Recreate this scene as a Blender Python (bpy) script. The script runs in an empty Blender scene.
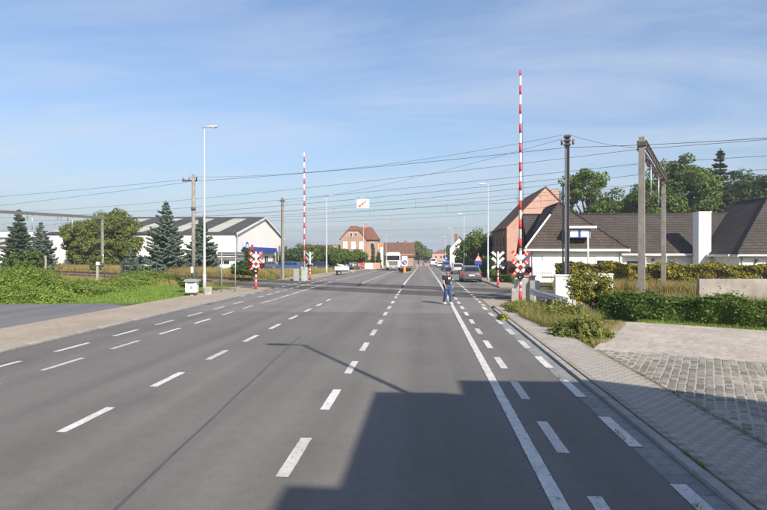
import bpy, math, random
import numpy as np
from mathutils import Vector, Matrix

random.seed(7)
rng = np.random.default_rng(11)
S = bpy.context.scene
C = S.collection
R = math.radians

# ------------------------------------------------------------------ camera
F, W0, H0, HOR = 510.0, 767.0, 510.0, 253.0          # focal length and horizon, in photograph pixels
CAMH, YAW = 2.5, math.atan((424 - 383.5) / 510.0)
cam = bpy.data.cameras.new('camera')
camo = bpy.data.objects.new('camera', cam); C.objects.link(camo)
cam.sensor_width = 36.0; cam.lens = F / W0 * 36.0
cam.clip_start = 0.1; cam.clip_end = 6000
camo.location = (0, 0, CAMH)
camo.rotation_euler = (R(90) - math.atan((255 - HOR) / F), 0, YAW)
S.camera = camo

# ------------------------------------------------------------------ sky, sun, exposure
SUN_AZ = Vector((0.55, -0.835)).normalized()            # towards the sun, on the ground
SUN_EL = R(37)
w = bpy.data.worlds.new('World'); S.world = w; w.use_nodes = True
nt = w.node_tree; nt.nodes.clear()
out = nt.nodes.new('ShaderNodeOutputWorld'); bg = nt.nodes.new('ShaderNodeBackground')
sky = nt.nodes.new('ShaderNodeTexSky'); sky.sky_type = 'NISHITA'; sky.sun_disc = False
sky.sun_elevation = SUN_EL
sky.sun_rotation = math.atan2(SUN_AZ.x, SUN_AZ.y)
sky.altitude = 20; sky.air_density = 1.0; sky.dust_density = 0.9; sky.ozone_density = 1.2
tc = nt.nodes.new('ShaderNodeTexCoord')
sep = nt.nodes.new('ShaderNodeSeparateXYZ'); nt.links.new(tc.outputs['Generated'], sep.inputs[0])
zc = nt.nodes.new('ShaderNodeMath'); zc.operation = 'MAXIMUM'; zc.inputs[1].default_value = 0.0
nt.links.new(sep.outputs['Z'], zc.inputs[0])
za = nt.nodes.new('ShaderNodeMath'); za.operation = 'ADD'; za.inputs[1].default_value = 0.12
nt.links.new(zc.outputs[0], za.inputs[0])
dv = nt.nodes.new('ShaderNodeVectorMath'); dv.operation = 'DIVIDE'
cz = nt.nodes.new('ShaderNodeCombineXYZ')
for i in range(3): nt.links.new(za.outputs[0], cz.inputs[i])
nt.links.new(tc.outputs['Generated'], dv.inputs[0]); nt.links.new(cz.outputs[0], dv.inputs[1])
mp = nt.nodes.new('ShaderNodeMapping'); mp.inputs['Scale'].default_value = (0.55, 1.5, 1.0); mp.inputs['Rotation'].default_value = (0, 0, R(-16))
nt.links.new(dv.outputs[0], mp.inputs[0])
n1 = nt.nodes.new('ShaderNodeTexNoise'); n1.inputs['Scale'].default_value = 1.25; n1.inputs['Detail'].default_value = 9
n1.inputs['Roughness'].default_value = 0.58; n1.inputs['Distortion'].default_value = 0.5
nt.links.new(mp.outputs[0], n1.inputs['Vector'])
cr = nt.nodes.new('ShaderNodeMapRange'); cr.inputs['From Min'].default_value = 0.43; cr.inputs['From Max'].default_value = 0.78
cr.inputs['To Max'].default_value = 0.6
nt.links.new(n1.outputs['Fac'], cr.inputs['Value'])
mixc = nt.nodes.new('ShaderNodeMix'); mixc.data_type = 'RGBA'; mixc.inputs['B'].default_value = (4.6, 5.0, 5.8, 1)
hz = nt.nodes.new('ShaderNodeMath'); hz.operation = 'MULTIPLY'; hz.inputs[1].default_value = -4.4; nt.links.new(zc.outputs[0], hz.inputs[0])
he = nt.nodes.new('ShaderNodeMath'); he.operation = 'EXPONENT'; nt.links.new(hz.outputs[0], he.inputs[0])
hm = nt.nodes.new('ShaderNodeMath'); hm.operation = 'MULTIPLY'; hm.inputs[1].default_value = 0.96; nt.links.new(he.outputs[0], hm.inputs[0])
mixh = nt.nodes.new('ShaderNodeMix'); mixh.data_type = 'RGBA'; mixh.inputs['B'].default_value = (2.1, 2.55, 3.2, 1)   # even horizon haze, all round
nt.links.new(hm.outputs[0], mixh.inputs['Factor']); shs = nt.nodes.new('ShaderNodeHueSaturation'); shs.inputs['Saturation'].default_value = 1.1; shs.inputs['Value'].default_value = 1.3; shs.inputs['Hue'].default_value = 0.505
nt.links.new(sky.outputs[0], shs.inputs['Color']); nt.links.new(shs.outputs[0], mixh.inputs['A'])
nt.links.new(cr.outputs[0], mixc.inputs['Factor']); nt.links.new(mixh.outputs['Result'], mixc.inputs['A'])
nt.links.new(mixc.outputs['Result'], bg.inputs['Color'])
bg.inputs['Strength'].default_value = 0.09
nt.links.new(bg.outputs[0], out.inputs[0])

sl = bpy.data.lights.new('sun', 'SUN'); sl.energy = 4.5; sl.angle = R(0.5); sl.color = (1.0, 0.89, 0.76)
so = bpy.data.objects.new('sun', sl); C.objects.link(so)
sd = Vector((SUN_AZ.x * math.cos(SUN_EL), SUN_AZ.y * math.cos(SUN_EL), math.sin(SUN_EL)))
so.rotation_euler = sd.to_track_quat('Z', 'Y').to_euler(); so.location = (30, -30, 40)
S.view_settings.view_transform = 'Standard'; S.view_settings.look = 'None'
S.view_settings.gamma = 1.0; S.view_settings.use_curve_mapping = False
S.view_settings.exposure = 0.78

# ------------------------------------------------------------------ places
TD = Vector((-0.882, 0.471)); ND = Vector((0.471, 0.882))     # along the railway, across it
CREASE, DROP, DLEN = 37.0, 0.0135, 165.0

def gz(x, y):                                                  # the road falls gently beyond the crossing
    s = (ND.x * x + ND.y * y - CREASE) / ND.y
    return -DROP * min(max(s, 0.0), DLEN)

def dirw(px, py=HOR):
    k = (px - 383.5) / F; m = (HOR - py) / F
    cy, sy = math.cos(YAW), math.sin(YAW)
    return Vector((k * cy - sy, k * sy + cy, m))

def V(px, d, z=None):                                          # direction of column px, at depth d
    v = dirw(px) * d
    return Vector((v.x, v.y, gz(v.x, v.y) if z is None else z))

def Zr(py, d): return CAMH + (HOR - py) / F * d                # height of row py at depth d

def G(px, py):                                                 # a point on the ground
    v = dirw(px, py); t = CAMH / -v.z
    for _ in range(6):
        t = (CAMH - gz(v.x * t, v.y * t)) / -v.z
    return Vector((v.x * t, v.y * t, gz(v.x * t, v.y * t)))

def NT(n, t, z=None):
    p = ND * n + TD * t
    return Vector((p.x, p.y, gz(p.x, p.y) if z is None else z))

# ------------------------------------------------------------------ materials
def _nodes(name):
    m = bpy.data.materials.new(name); m.use_nodes = True
    return m, m.node_tree, m.node_tree.nodes['Principled BSDF']

def mat(name, col, rough=0.7, var=0.12, scale=3.0, bump=0.0, bscale=40.0, metal=0.0, spec=0.4, col2=None, big=None, isl=0.0, obr=0.0):
    """base colour varied by noise (fine and broad), fine relief"""
    m, t, b = _nodes(name)
    b.inputs['Roughness'].default_value = rough; b.inputs['Metallic'].default_value = metal
    b.inputs['Specular IOR Level'].default_value = spec
    tcn = t.nodes.new('ShaderNodeTexCoord'); co = tcn.outputs['Object']
    if obr or isl:
        pass
    nz = t.nodes.new('ShaderNodeTexNoise'); nz.inputs['Scale'].default_value = scale; nz.inputs['Detail'].default_value = 7
    nz.inputs['Roughness'].default_value = 0.65
    t.links.new(co, nz.inputs['Vector'])
    mx = t.nodes.new('ShaderNodeMix'); mx.data_type = 'RGBA'
    c1 = [max(0, c * (1 - var)) for c in col]; c2 = col2 or [min(1, c * (1 + var)) for c in col]
    mx.inputs['A'].default_value = (*c1, 1); mx.inputs['B'].default_value = (*c2, 1)
    rm = t.nodes.new('ShaderNodeMapRange'); rm.inputs['From Min'].default_value = 0.3; rm.inputs['From Max'].default_value = 0.7
    t.links.new(nz.outputs['Fac'], rm.inputs['Value']); t.links.new(rm.outputs[0], mx.inputs['Factor'])
    last = mx.outputs['Result']
    def mul(src, amt):
        nonlocal last
        h = t.nodes.new('ShaderNodeHueSaturation'); r2 = t.nodes.new('ShaderNodeMapRange')
        r2.inputs['To Min'].default_value = 1 - amt; r2.inputs['To Max'].default_value = 1 + amt
        t.links.new(src, r2.inputs['Value']); t.links.new(r2.outputs[0], h.inputs['Value'])
        t.links.new(last, h.inputs['Color']); last = h.outputs[0]
    if big:
        nb = t.nodes.new('ShaderNodeTexNoise'); nb.inputs['Scale'].default_value = big[0]; nb.inputs['Detail'].default_value = 4
        t.links.new(co, nb.inputs['Vector']); mul(nb.outputs['Fac'], big[1])
    if isl:
        g = t.nodes.new('ShaderNodeNewGeometry'); mul(g.outputs['Random Per Island'], isl)
    if obr:
        o = t.nodes.new('ShaderNodeObjectInfo'); mul(o.outputs['Random'], obr)
    t.links.new(last, b.inputs['Base Color'])
    if bump:
        nb2 = t.nodes.new('ShaderNodeTexNoise'); nb2.inputs['Scale'].default_value = bscale; nb2.inputs['Detail'].default_value = 5
        t.links.new(co, nb2.inputs['Vector'])
        bp = t.nodes.new('ShaderNodeBump'); bp.inputs['Strength'].default_value = bump; bp.inputs['Distance'].default_value = 0.02
        t.links.new(nb2.outputs['Fac'], bp.inputs['Height']); t.links.new(bp.outputs[0], b.inputs['Normal'])
    return m

def leafmat(name, ca, cb, trans=0.25, rough=0.55):
    m, t, b = _nodes(name)
    g = t.nodes.new('ShaderNodeNewGeometry')
    rp = t.nodes.new('ShaderNodeValToRGB')
    rp.color_ramp.elements[0].color = (*ca, 1); rp.color_ramp.elements[1].color = (*cb, 1)
    tcn = t.nodes.new('ShaderNodeTexCoord'); nz = t.nodes.new('ShaderNodeTexNoise'); nz.inputs['Scale'].default_value = 0.9
    t.links.new(tcn.outputs['Object'], nz.inputs['Vector'])
    ad = t.nodes.new('ShaderNodeMath'); ad.operation = 'MULTIPLY_ADD'; ad.inputs[1].default_value = 0.6
    sb = t.nodes.new('ShaderNodeMath'); sb.operation = 'MULTIPLY_ADD'; sb.inputs[1].default_value = 1.0; sb.inputs[2].default_value = -0.3
    t.links.new(nz.outputs['Fac'], sb.inputs[0])
    t.links.new(g.outputs['Random Per Island'], ad.inputs[0]); t.links.new(sb.outputs[0], ad.inputs[2])
    t.links.new(ad.outputs[0], rp.inputs[0]); t.links.new(rp.outputs[0], b.inputs['Base Color'])
    b.inputs['Roughness'].default_value = rough; b.inputs['Specular IOR Level'].default_value = 0.25
    tr = t.nodes.new('ShaderNodeBsdfTranslucent'); t.links.new(rp.outputs[0], tr.inputs['Color'])
    ms = t.nodes.new('ShaderNodeMixShader'); ms.inputs[0].default_value = trans
    t.links.new(b.outputs[0], ms.inputs[1]); t.links.new(tr.outputs[0], ms.inputs[2])
    t.links.new(ms.outputs[0], t.nodes['Material Output'].inputs[0])
    return m

def brickmat(name, c1, c2, mortar, sx=0.22, sy=0.075, bump=0.4, offs=0.5):
    """bricks or tiles too far off to tell apart; laid by height and by position along the wall"""
    m, t, b = _nodes(name)
    b.inputs['Roughness'].default_value = 0.85; b.inputs['Specular IOR Level'].default_value = 0.2
    tcn = t.nodes.new('ShaderNodeTexCoord'); sp = t.nodes.new('ShaderNodeSeparateXYZ'); t.links.new(tcn.outputs['Object'], sp.inputs[0])
    ad = t.nodes.new('ShaderNodeMath'); ad.operation = 'ADD'; t.links.new(sp.outputs['X'], ad.inputs[0]); t.links.new(sp.outputs['Y'], ad.inputs[1])
    cb = t.nodes.new('ShaderNodeCombineXYZ'); t.links.new(ad.outputs[0], cb.inputs[0]); t.links.new(sp.outputs['Z'], cb.inputs[1])
    bt = t.nodes.new('ShaderNodeTexBrick'); bt.offset = offs
    bt.inputs['Scale'].default_value = 1.0; bt.inputs['Brick Width'].default_value = sx; bt.inputs['Row Height'].default_value = sy
    bt.inputs['Mortar Size'].default_value = sy * 0.10; bt.inputs['Color1'].default_value = (*c1, 1); bt.inputs['Color2'].default_value = (*c2, 1)
    bt.inputs['Mortar'].default_value = (*mortar, 1)
    t.links.new(cb.outputs[0], bt.inputs['Vector'])
    nz = t.nodes.new('ShaderNodeTexNoise'); nz.inputs['Scale'].default_value = 0.7; nz.inputs['Detail'].default_value = 6
    t.links.new(tcn.outputs['Object'], nz.inputs['Vector'])
    hs = t.nodes.new('ShaderNodeHueSaturation'); r2 = t.nodes.new('ShaderNodeMapRange'); r2.inputs['To Min'].default_value = 0.7; r2.inputs['To Max'].default_value = 1.3
    t.links.new(nz.outputs['Fac'], r2.inputs[0]); t.links.new(r2.outputs[0], hs.inputs['Value']); t.links.new(bt.outputs['Color'], hs.inputs['Color'])
    t.links.new(hs.outputs[0], b.inputs['Base Color'])
    bp = t.nodes.new('ShaderNodeBump'); bp.inputs['Strength'].default_value = bump; bp.inputs['Distance'].default_value = 0.03; bp.invert = True
    t.links.new(bt.outputs['Fac'], bp.inputs['Height']); t.links.new(bp.outputs[0], b.inputs['Normal'])
    return m

def glassmat(name, col=(0.02, 0.025, 0.03)):
    m = mat(name, col, rough=0.06, var=0.1, scale=1, spec=0.8); return m

M = {}
def asphalt(name, col, streak=True):
    m, t, b = _nodes(name)
    b.inputs['Roughness'].default_value = 0.82; b.inputs['Specular IOR Level'].default_value = 0.35
    tcn = t.nodes.new('ShaderNodeTexCoord'); co = tcn.outputs['Object']
    def noise(scale, detail, sc=None):
        n = t.nodes.new('ShaderNodeTexNoise'); n.inputs['Scale'].default_value = scale; n.inputs['Detail'].default_value = detail
        if sc:
            mpn = t.nodes.new('ShaderNodeMapping'); mpn.inputs['Scale'].default_value = sc
            t.links.new(co, mpn.inputs[0]); t.links.new(mpn.outputs[0], n.inputs['Vector'])
        else: t.links.new(co, n.inputs['Vector'])
        return n.outputs['Fac']
    fine = noise(75, 3); broad = noise(0.35, 5); lane = noise(1.1, 5, (1.0, 0.03, 1)); mid = noise(6, 8); stain = noise(0.9, 8, (1.0, 0.45, 1))
    rgb = t.nodes.new('ShaderNodeRGB'); rgb.outputs[0].default_value = (*col, 1); last = rgb.outputs[0]
    for src, lo, hi, fmin, fmax in ((fine, 0.72, 1.28, .3, .7), (broad, 0.91, 1.09, .3, .7), (lane, 0.85, 1.13, .35, .65), (mid, 0.94, 1.06, .3, .7), (stain, 1.0, 0.82, .6, .74)):
        h = t.nodes.new('ShaderNodeHueSaturation'); r2 = t.nodes.new('ShaderNodeMapRange')
        r2.inputs['From Min'].default_value = fmin; r2.inputs['From Max'].default_value = fmax
        r2.inputs['To Min'].default_value = lo; r2.inputs['To Max'].default_value = hi
        t.links.new(src, r2.inputs[0]); t.links.new(r2.outputs[0], h.inputs['Value']); t.links.new(last, h.inputs['Color']); last = h.outputs[0]
    t.links.new(last, b.inputs['Base Color'])
    bp = t.nodes.new('ShaderNodeBump'); bp.inputs['Strength'].default_value = 0.35; bp.inputs['Distance'].default_value = 0.01
    t.links.new(fine, bp.inputs['Height']); t.links.new(bp.outputs[0], b.inputs['Normal'])
    return m

def paintmat(name, col, wear=0.42):
    """road paint, greyed by traffic, with worn spots where the asphalt comes through"""
    m, t, b = _nodes(name)
    b.inputs['Roughness'].default_value = 0.75
    tcn = t.nodes.new('ShaderNodeTexCoord')
    def nz(sc, det, r=.7):
        n = t.nodes.new('ShaderNodeTexNoise'); n.inputs['Scale'].default_value = sc; n.inputs['Detail'].default_value = det; n.inputs['Roughness'].default_value = r
        t.links.new(tcn.outputs['Object'], n.inputs['Vector']); return n.outputs['Fac']
    rp = t.nodes.new('ShaderNodeValToRGB'); e = rp.color_ramp.elements
    e[0].position = wear - 0.06; e[0].color = (0.15, 0.15, 0.15, 1); e[1].position = wear + 0.05; e[1].color = (*col, 1)
    n = rp.color_ramp.elements.new(wear - 0.01); n.color = (col[0] * .72, col[1] * .72, col[2] * .72, 1)
    t.links.new(nz(16, 10, .8), rp.inputs[0])
    h = t.nodes.new('ShaderNodeHueSaturation'); mr = t.nodes.new('ShaderNodeMapRange'); mr.inputs['From Min'].default_value = .3; mr.inputs['From Max'].default_value = .7
    mr.inputs['To Min'].default_value = .74; mr.inputs['To Max'].default_value = 1.12
    t.links.new(nz(2.2, 6), mr.inputs[0]); t.links.new(mr.outputs[0], h.inputs['Value']); t.links.new(rp.outputs[0], h.inputs['Color'])
    h2 = t.nodes.new('ShaderNodeHueSaturation'); oi = t.nodes.new('ShaderNodeObjectInfo'); m2 = t.nodes.new('ShaderNodeMapRange')
    m2.inputs['To Min'].default_value = .8; m2.inputs['To Max'].default_value = 1.08
    t.links.new(oi.outputs['Random'], m2.inputs[0]); t.links.new(m2.outputs[0], h2.inputs['Value']); t.links.new(h.outputs[0], h2.inputs['Color'])
    t.links.new(h2.outputs[0], b.inputs['Base Color'])
    return m

M['road'] = asphalt('asphalt_near', (0.127, 0.121, 0.113))
M['road2'] = asphalt('asphalt_far', (0.158, 0.15, 0.138))
M['sideroad'] = asphalt('asphalt_side', (0.13, 0.132, 0.135))
M['deck'] = asphalt('asphalt_crossing', (0.075, 0.074, 0.073))
M['tar'] = mat('tar_seam', (0.07, 0.07, 0.072), rough=0.5, bump=0.2)
M['paint'] = paintmat('road_paint', (0.56, 0.555, 0.535), 0.43)
M['paint_old'] = paintmat('road_paint_worn', (0.55, 0.55, 0.53), 0.47)
M['pave'] = mat('pavement_concrete', (0.29, 0.25, 0.197), rough=0.9, var=0.16, scale=6, bump=0.3, big=(0.5, 0.25), spec=0.2)
M['paver'] = mat('paver_concrete', (0.282, 0.265, 0.238), rough=0.9, var=0.22, scale=12, bump=0.3, big=(1.3, 0.28), isl=0.05, obr=0.05, spec=0.2)
M['joint'] = mat('joint_sand', (0.22, 0.2, 0.17), rough=1, var=0.3, scale=20, spec=0.1)
M['kerb'] = mat('kerb_concrete', (0.27, 0.265, 0.25), rough=0.9, var=0.18, scale=7, bump=0.3, big=(0.8, 0.2), obr=0.09, spec=0.2)
M['gutter'] = mat('gutter_concrete', (0.19, 0.20, 0.20), rough=0.9, var=0.2, scale=7, bump=0.3, obr=0.12, spec=0.2)
M['apron'] = mat('apron_gravel', (0.37, 0.335, 0.295), rough=0.95, var=0.3, scale=9, bump=0.7, bscale=70, big=(1.1, 0.34), spec=0.15)
M['mortar'] = mat('cobble_joint', (0.33, 0.30, 0.255), rough=1, var=0.2, scale=25, bump=0.4, spec=0.1)
M['cobble'] = mat('cobble_stone', (0.165, 0.175, 0.17), rough=0.75, var=0.25, scale=11, bump=0.4, bscale=60, isl=0.3, obr=0.34, col2=(0.235, 0.21, 0.175), spec=0.3)
M['soil'] = mat('soil_and_grass', (0.085, 0.10, 0.035), rough=1, var=0.4, scale=1.5, bump=0.6, bscale=12, col2=(0.16, 0.15, 0.07), spec=0.1)
M['lawn'] = mat('lawn_ground', (0.09, 0.14, 0.03), rough=1, var=0.3, scale=4, bump=0.6, bscale=30, spec=0.1)
M['ballast'] = mat('ballast', (0.17, 0.135, 0.105), rough=1, var=0.45, scale=14, bump=0.9, bscale=25, spec=0.1)
M['rail'] = mat('rail_steel', (0.13, 0.085, 0.06), rough=0.6, var=0.3, scale=6, metal=0.5)
M['sleeper'] = mat('sleeper', (0.20, 0.18, 0.16), rough=0.95, var=0.3, scale=5)
M['white'] = mat('white_paint', (0.74, 0.74, 0.72), rough=0.55, var=0.05, scale=2, big=(0.6, 0.06))
M['whitewall'] = mat('white_render', (0.80, 0.79, 0.76), rough=0.85, var=0.04, scale=1.2, bump=0.1, big=(0.25, 0.08), spec=0.15)
M['red'] = mat('red_paint', (0.56, 0.05, 0.04), rough=0.6, var=0.2, scale=5, big=(1.5, 0.2))
M['signwhite'] = mat('sign_white', (0.70, 0.70, 0.68), rough=0.5, var=0.1, scale=5, big=(1.5, 0.12))
M['black'] = mat('black_plastic', (0.015, 0.015, 0.016), rough=0.5, var=0.2)
M['grey'] = mat('grey_metal', (0.30, 0.32, 0.33), rough=0.45, var=0.12, scale=4, metal=0.3)
M['darkgrey'] = mat('dark_grey_metal', (0.075, 0.08, 0.085), rough=0.5, var=0.2, scale=4, metal=0.2)
M['galv'] = mat('galvanised_steel', (0.46, 0.48, 0.50), rough=0.4, var=0.12, scale=5, metal=0.5)
M['lampgrey'] = mat('lamp_paint', (0.44, 0.46, 0.48), rough=0.4, var=0.06, scale=3, metal=0.15)
M['lampglass'] = mat('lamp_glass', (0.62, 0.66, 0.70), rough=0.15, var=0.05)
M['concrete'] = mat('concrete', (0.33, 0.31, 0.28), rough=0.95, var=0.2, scale=3, bump=0.3, big=(0.8, 0.2), spec=0.2)
M['wallconc'] = mat('wall_concrete', (0.29, 0.272, 0.245), rough=0.95, var=0.18, scale=2.5, bump=0.3, big=(1.2, 0.3), spec=0.2)
M['poleconc'] = mat('pole_concrete', (0.225, 0.215, 0.195), rough=0.95, var=0.2, scale=4, bump=0.3, big=(1.0, 0.25), spec=0.2)
M['steel'] = mat('post_steel', (0.16, 0.165, 0.17), rough=0.5, var=0.2, scale=3, metal=0.3)
M['wire'] = mat('wire', (0.06, 0.062, 0.07), rough=0.5, var=0.1)
M['lattice'] = mat('lattice_steel', (0.085, 0.075, 0.065), rough=0.7, var=0.3, scale=6)
M['lattice2'] = mat('beam_steel', (0.10, 0.098, 0.095), rough=0.7, var=0.2, scale=6)
M['insulator'] = mat('insulator', (0.20, 0.09, 0.05), rough=0.3, var=0.2)
M['blue'] = mat('blue_paint', (0.02, 0.07, 0.36), rough=0.4, var=0.06)
M['orange'] = mat('orange_plastic', (0.75, 0.22, 0.03), rough=0.5, var=0.08)
M['glass'] = glassmat('window_glass')
M['carglass'] = glassmat('car_glass', (0.012, 0.015, 0.018))
M['tyre'] = mat('tyre_rubber', (0.018, 0.018, 0.018), rough=0.85, var=0.2)
M['rim'] = mat('alloy', (0.35, 0.35, 0.36), rough=0.35, metal=0.7)
M['roofdark'] = brickmat('fibre_cement_roof', (0.055, 0.055, 0.06), (0.07, 0.068, 0.07), (0.045, 0.045, 0.05), 1.1, 0.35, 0.25)
M['skylight'] = mat('skylight_sheet', (0.40, 0.40, 0.33), rough=0.5, var=0.12, scale=2)
M['tile'] = brickmat('brown_roof_tile', (0.062, 0.052, 0.044), (0.088, 0.07, 0.058), (0.026, 0.023, 0.02), 0.30, 0.26, 1.0, 0.0)
M['tile2'] = brickmat('brown_roof_tile_dark', (0.058, 0.052, 0.048), (0.078, 0.066, 0.06), (0.024, 0.022, 0.02), 0.30, 0.26, 1.0, 0.0)
M['redtile'] = brickmat('red_roof_tile', (0.18, 0.085, 0.058), (0.22, 0.11, 0.075), (0.09, 0.04, 0.03), 0.3, 0.22, 0.6, 0.0)
M['browntile'] = brickmat('old_brown_tile', (0.13, 0.07, 0.05), (0.17, 0.095, 0.06), (0.06, 0.04, 0.03), 0.3, 0.22, 0.6, 0.0)
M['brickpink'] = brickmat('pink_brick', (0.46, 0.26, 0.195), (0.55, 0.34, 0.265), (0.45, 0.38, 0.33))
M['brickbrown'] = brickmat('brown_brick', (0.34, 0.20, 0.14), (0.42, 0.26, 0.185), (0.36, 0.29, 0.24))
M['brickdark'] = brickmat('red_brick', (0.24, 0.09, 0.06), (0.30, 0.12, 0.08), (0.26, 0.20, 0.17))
M['bark'] = mat('bark', (0.09, 0.065, 0.045), rough=1, var=0.4, scale=8, bump=0.8, bscale=20, spec=0.1)
M['tvgreen'] = leafmat('tree_leaf', (0.0374, 0.0782, 0.0136), (0.145, 0.212, 0.034))
M['tvdark'] = leafmat('dark_leaf', (0.022, 0.052, 0.013), (0.075, 0.125, 0.03))
M['tvolive'] = leafmat('olive_leaf', (0.056, 0.088, 0.016), (0.2, 0.232, 0.048))
M['tvlime'] = leafmat('bramble_leaf', (0.075, 0.13, 0.02), (0.27, 0.36, 0.06), 0.35)
M['hedge'] = leafmat('privet_leaf', (0.04, 0.085, 0.015), (0.14, 0.21, 0.04), 0.3)
M['yhedge'] = leafmat('beech_leaf', (0.07, 0.105, 0.018), (0.42, 0.34, 0.055), 0.25)
M['yshrub'] = leafmat('maple_leaf', (0.09, 0.125, 0.022), (0.36, 0.33, 0.07), 0.3)
M['spruce'] = leafmat('blue_spruce_needle', (0.06, 0.10, 0.07), (0.22, 0.29, 0.23), 0.15)
M['pine'] = leafmat('pine_needle', (0.04, 0.07, 0.035), (0.14, 0.19, 0.10), 0.15)
M['grass'] = leafmat('grass_blade', (0.10, 0.18, 0.025), (0.25, 0.36, 0.06), 0.3)
M['straw'] = leafmat('straw_blade', (0.149, 0.172, 0.0403), (0.483, 0.356, 0.149), 0.3)
M['weed'] = leafmat('weed_leaf', (0.065, 0.105, 0.02), (0.28, 0.29, 0.075), 0.3)
M['redplant'] = leafmat('barberry_leaf', (0.06, 0.012, 0.01), (0.16, 0.04, 0.025), 0.2)
M['skin'] = mat('skin', (0.46, 0.25, 0.17), rough=0.6, var=0.08)
M['hair'] = mat('hair', (0.02, 0.012, 0.008), rough=0.6, var=0.2)
M['navy'] = mat('navy_cotton', (0.016, 0.018, 0.035), rough=0.9, var=0.2, scale=20)
M['denim'] = mat('denim', (0.03, 0.065, 0.16), rough=0.9, var=0.3, scale=20)
M['lens_red'] = mat('red_lens', (0.40, 0.012, 0.012), rough=0.2, var=0.1)
M['lens_clear'] = mat('clear_lens', (0.6, 0.62, 0.65), rough=0.12, var=0.1)

# ------------------------------------------------------------------ mesh helpers
class MB:
    def __init__(s): s.v = []; s.f = []; s.sm = []
    def add(s, vs, fs, smooth=False):
        o = len(s.v); s.v += [tuple(p) for p in vs]; s.f += [tuple(i + o for i in f) for f in fs]; s.sm += [smooth] * len(fs); return s
    def box(s, c, d, rz=0.0, taper=1.0):
        hx, hy, hz = d[0] / 2, d[1] / 2, d[2] / 2; vs = []
        ca, sa = math.cos(rz), math.sin(rz)
        for k, q in ((-hz, 1.0), (hz, taper)):
            for x, y in ((-hx, -hy), (hx, -hy), (hx, hy), (-hx, hy)):
                x *= q; y *= q
                vs.append((c[0] + x * ca - y * sa, c[1] + x * sa + y * ca, c[2] + k))
        return s.add(vs, [(3, 2, 1, 0), (4, 5, 6, 7), (0, 1, 5, 4), (1, 2, 6, 5), (2, 3, 7, 6), (3, 0, 4, 7)])
    def tube(s, pts, rad, n=8, cap=True):
        pts = [Vector(p) for p in pts]
        rads = rad if isinstance(rad, (list, tuple)) else [rad] * len(pts)
        vs = []; fs = []
        for i, p in enumerate(pts):
            a = pts[max(i - 1, 0)]; b = pts[min(i + 1, len(pts) - 1)]
            t = (b - a).normalized()
            u = t.cross(Vector((0, 0, 1)))
            if u.length < 1e-3: u = Vector((1, 0, 0))
            u.normalize(); v = u.cross(t)
            for k in range(n):
                an = 2 * math.pi * k / n
                vs.append(p + (u * math.cos(an) + v * math.sin(an)) * rads[i])
        for i in range(len(pts) - 1):
            for k in range(n):
                k2 = (k + 1) % n
                fs.append((i * n + k, i * n + k2, (i + 1) * n + k2, (i + 1) * n + k))
        s.add(vs, fs, n > 5)
        if cap:
            o = len(s.v) - len(vs)
            s.f.append(tuple(o + k for k in range(n - 1, -1, -1))); s.sm.append(False)
            s.f.append(tuple(o + (len(pts) - 1) * n + k for k in range(n))); s.sm.append(False)
        return s
    def prism(s, poly, a, b, axis='y'):
        """a polygon in the plane across axis, extruded from a to b"""
        n = len(poly)
        def pt(p, k):
            return {'y': (p[0], k, p[1]), 'x': (k, p[0], p[1]), 'z': (p[0], p[1], k)}[axis]
        vs = [pt(p, a) for p in poly] + [pt(p, b) for p in poly]
        fs = [tuple(range(n)), tuple(range(2 * n - 1, n - 1, -1))] + [(i + n, (i + 1) % n + n, (i + 1) % n, i) for i in range(n)]
        return s.add(vs, fs)
    def disc(s, c, r, ax, th=0.02, n=20):
        c = Vector(c); ax = Vector(ax).normalized()
        return s.tube([c - ax * th / 2, c + ax * th / 2], r, n)
    def ball(s, c, r, nu=12, nv=8):
        r = (r, r, r) if not isinstance(r, (tuple, list)) else r
        vs = [(c[0], c[1], c[2] + r[2])]; fs = []
        for j in range(1, nv):
            ph = math.pi * j / nv
            for i in range(nu):
                th = 2 * math.pi * i / nu
                vs.append((c[0] + r[0] * math.sin(ph) * math.cos(th), c[1] + r[1] * math.sin(ph) * math.sin(th), c[2] + r[2] * math.cos(ph)))
        vs.append((c[0], c[1], c[2] - r[2])); L = len(vs) - 1
        for i in range(nu):
            fs.append((0, 1 + i, 1 + (i + 1) % nu)); fs.append((L, 1 + (nv - 2) * nu + (i + 1) % nu, 1 + (nv - 2) * nu + i))
            for j in range(nv - 2):
                a = 1 + j * nu; b = a + nu
                fs.append((a + i, b + i, b + (i + 1) % nu, a + (i + 1) % nu))
        return s.add(vs, fs, True)
    def mesh(s, name, m):
        me = bpy.data.meshes.new(name); me.from_pydata(s.v, [], s.f)
        me.polygons.foreach_set('use_smooth', s.sm); me.materials.append(M[m] if isinstance(m, str) else m); me.update()
        return me
    def build(s, name, m, parent=None, bevel=0.0, seg=2):
        o = bpy.data.objects.new(name, s.mesh(name, m)); C.objects.link(o)
        if parent: o.parent = parent
        if bevel:
            md = o.modifiers.new('bevel', 'BEVEL'); md.width = bevel; md.segments = seg; md.limit_method = 'ANGLE'
        return o

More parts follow.
